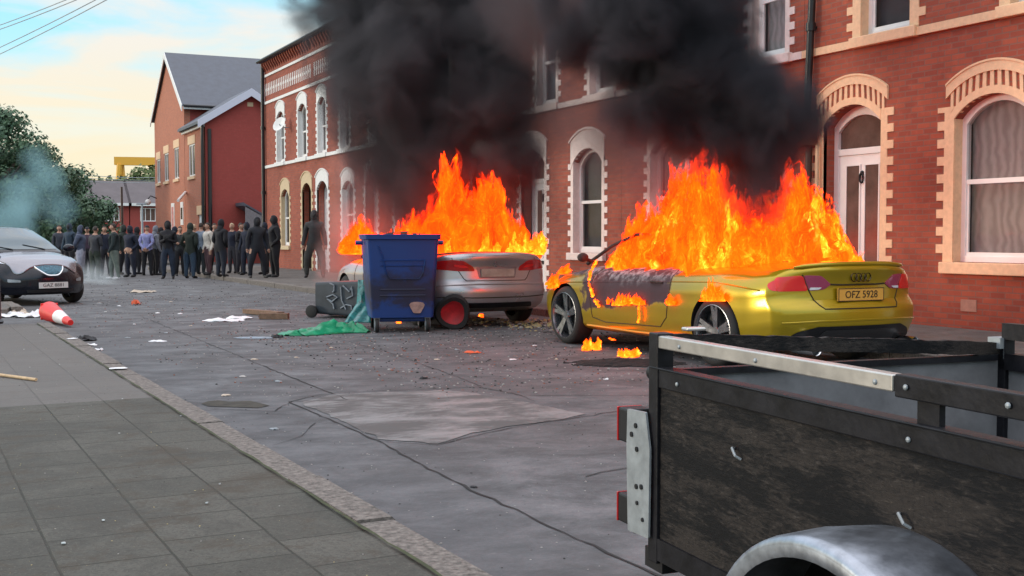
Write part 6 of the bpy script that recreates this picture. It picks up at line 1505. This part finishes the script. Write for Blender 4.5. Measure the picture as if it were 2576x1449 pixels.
scrap('paper_sheet',600,802,.38,.30,.06,'whitepl','white paper corner touching the right side of the largest paper sheet',rz=KR,seed=2,n=8)
scrap('paper_scrap',398,859,.22,.16,.02,'whitepl','flat white card scrap on the road halfway between kerb and green sheet',rz=KR,seed=3)
scrap('card_strip',360,736,.62,.35,.08,'palelit','long pale and brown cardboard strip lying right of the white smoke puff',rz=KR,seed=4)
scrap('orange_ball',342,767,.17,.17,.12,'orange','small orange red crumpled scrap on the far road',seed=5)
scrap('plastic_film',640,850,.50,.30,.015,'steel','shiny pale plastic film left of the green sheet',rz=KR,seed=6)
scrap('black_scrap',697,849,.16,.14,.05,'black','black lump at the right end of the shiny plastic film',seed=7)
scrap('black_bag',216,857,.26,.22,.09,'black','black crumpled bag in the gutter beside the kerb',seed=8)
scrap('paper_scrap',182,853,.15,.10,.01,'whitepl','white paper on the kerb above the black crumpled bag',z=.13,seed=9)
scrap('paper_scrap',227,869,.15,.14,.03,'whitepl','white crumpled paper just below the black crumpled bag',seed=10)
scrap('paper_scrap',244,881,.14,.12,.03,'whitepl','second white crumpled paper along the kerb below the black bag',seed=11)
scrap('paper_scrap',297,928,.16,.12,.008,'whitepl','bright white paper lying flat on the kerb top',z=.13,rz=0,seed=12)
scrap('red_scrap',1188,888,.18,.12,.03,'orange','reddish torn scrap on the road below the loose red wheel',seed=13)
scrap('black_scrap',1066,953,.09,.06,.03,'black','small black lump alone on the bare middle road',seed=14)
scrap('black_scrap',1192,1226,.05,.03,.01,'black','tiny dark fragment on the near road left of the light bracket',seed=15)
scrap('white_bottle',112,777,.16,.10,.06,'whitepl','small white scrap just above the traffic cone',seed=16)
for i,(px,py,w) in enumerate(((22,797,.5),(50,793,.4),(75,798,.45),(40,786,.35),(95,792,.3))):
    scrap('rubbish_bag',px,py,w,w*.7,.10,'palelit' if i%2 else 'whitepl',['large white rubbish at the left edge beyond the pavement end','buff rubbish right of the large white rubbish','white rubbish in the middle of the heap by the cone','small buff rubbish at the back of the heap','last white rubbish nearest the cone'][i],cat='rubbish',group='rubbish heap beyond the near pavement end',seed=20+i)
sm=[(250,763),(265,785),(357,800),(338,816),(417,838),(463,885),(397,788),(652,831),(663,888),(833,875),(453,790),(1215,960),(1525,955),(568,995),(600,1102),(480,742),(560,760),(690,742),(300,770),(430,760),(520,770),(745,900),(905,905),(1010,870),(980,930),(1100,905),(1255,868),(1330,935),(1345,870),(1440,935),(1480,960),(640,905),(560,870),(610,948),(700,960),(845,1000),(1150,880),(780,775),(720,765),(480,820),(320,850),(380,905),(1400,905),(690,1080),(1050,1010),(1290,905)]
for i,(px,py) in enumerate(sm[::3]+sm[1::3]):
    r_=random.Random(i); w=r_.uniform(.035,.11); scrap('litter_scrap',px,py,w,w*.7,.02,r_.choice(['whitepl','palelit','greyplate','alu']),'small pale scrap of litter on the road',group='small pale scraps of litter scattered on the road',seed=40+i,n=4)
for i,(px,py) in enumerate([(308,1005),(553,1220),(260,1312),(160,1370),(100,840),(60,880),(150,918),(300,1092),(520,1268),(455,1048),(75,925)]):
    r_=random.Random(i+90); w=r_.uniform(.012,.026); scrap('litter_scrap',px,py,w,w*.6,.003,'alu','tiny white scrap on the left pavement slabs',group='tiny white scraps on the left pavement',z=.12,seed=90+i,n=4)
def chips(name,n,region,size,mats,label,seed,z=0.):
    rnd=random.Random(seed); b=MB()
    for i in range(n):
        x,y=region(rnd); s=size*rnd.uniform(.4,1.4)*(1.+.02*y); a=rnd.uniform(0,6.28); hh=s*rnd.uniform(.3,.8)
        P=[(x+s*rnd.uniform(.6,1.2)*math.cos(a+k*PI/2),y+s*rnd.uniform(.5,1.2)*math.sin(a+k*PI/2)) for k in range(4)]
        b.add([(p[0],p[1],z+.001) for p in P]+[((P[k][0]-x)*.6+x,(P[k][1]-y)*.6+y,z+hh) for k in range(4)],[(4,5,6,7),(0,1,5,4),(1,2,6,5),(2,3,7,6),(3,0,4,7)],rnd.randrange(len(mats)))
    return b.build(name,mats,fixn=False,label=label,cat='rubble',kind='stuff')
M['chipd']=mat('dark_grit',(.05,.045,.043),.9); M['chipl']=mat('pale_grit',(.34,.32,.30),.9); M['chipr']=mat('brick_grit',(.25,.10,.07),.9); M['straw']=mat('yellow_shards',(.42,.34,.16),.8)
def reg_mid(r):
    y=9+r.random()**.8*17; return r.uniform(1.9,8.2),y
chips('road_rubble',2800,reg_mid,.0085,[M['chipl'],M['chipd'],M['chipr'],M['chipl']],'grit and broken brick strewn over the road around the burning cars',1)
chips('road_rubble',900,lambda r:(r.uniform(1.75,6.5),r.uniform(3.,9.5)),.005,[M['chipl'],M['chipd']],'fine grit on the near road surface',2)
chips('road_rubble',500,lambda r:(r.uniform(1.7,8),r.uniform(24,36)),.011,[M['chipl'],M['chipd']],'scattered bits on the far road before the crowd',3)
chips('gutter_grit',700,lambda r:(lambda y:(kx(y)+.17+abs(r.gauss(0,.07)),y))(r.uniform(2.5,16.5)),.007,[M['chipd'],M['moss'],M['chipl']],'dirt and grit gathered in the near gutter',4)
cg=G(1325,815); chips('shard_heap',380,lambda r:(cg.x+r.gauss(0,.35),cg.y+r.gauss(0,.55)),.022,[M['straw'],M['chipl'],M['chipd'],M['straw']],'yellowish shards and twigs between the two burning cars',5)
chips('pavement_grit',500,lambda r:(r.uniform(-.6,1.4),r.uniform(3.5,14)),.0032,[M['chipd'],M['chipl'],M['straw']],'fine dirt on the near pavement slabs',6,z=.12)

chips('road_rubble',1600,lambda r:(r.uniform(3.5,8.6),r.uniform(8.5,16)),.010,[M['chipd'],M['ash'],M['chipr'],M['chipl']],'burnt fragments and glass bits around the two burning cars',7)
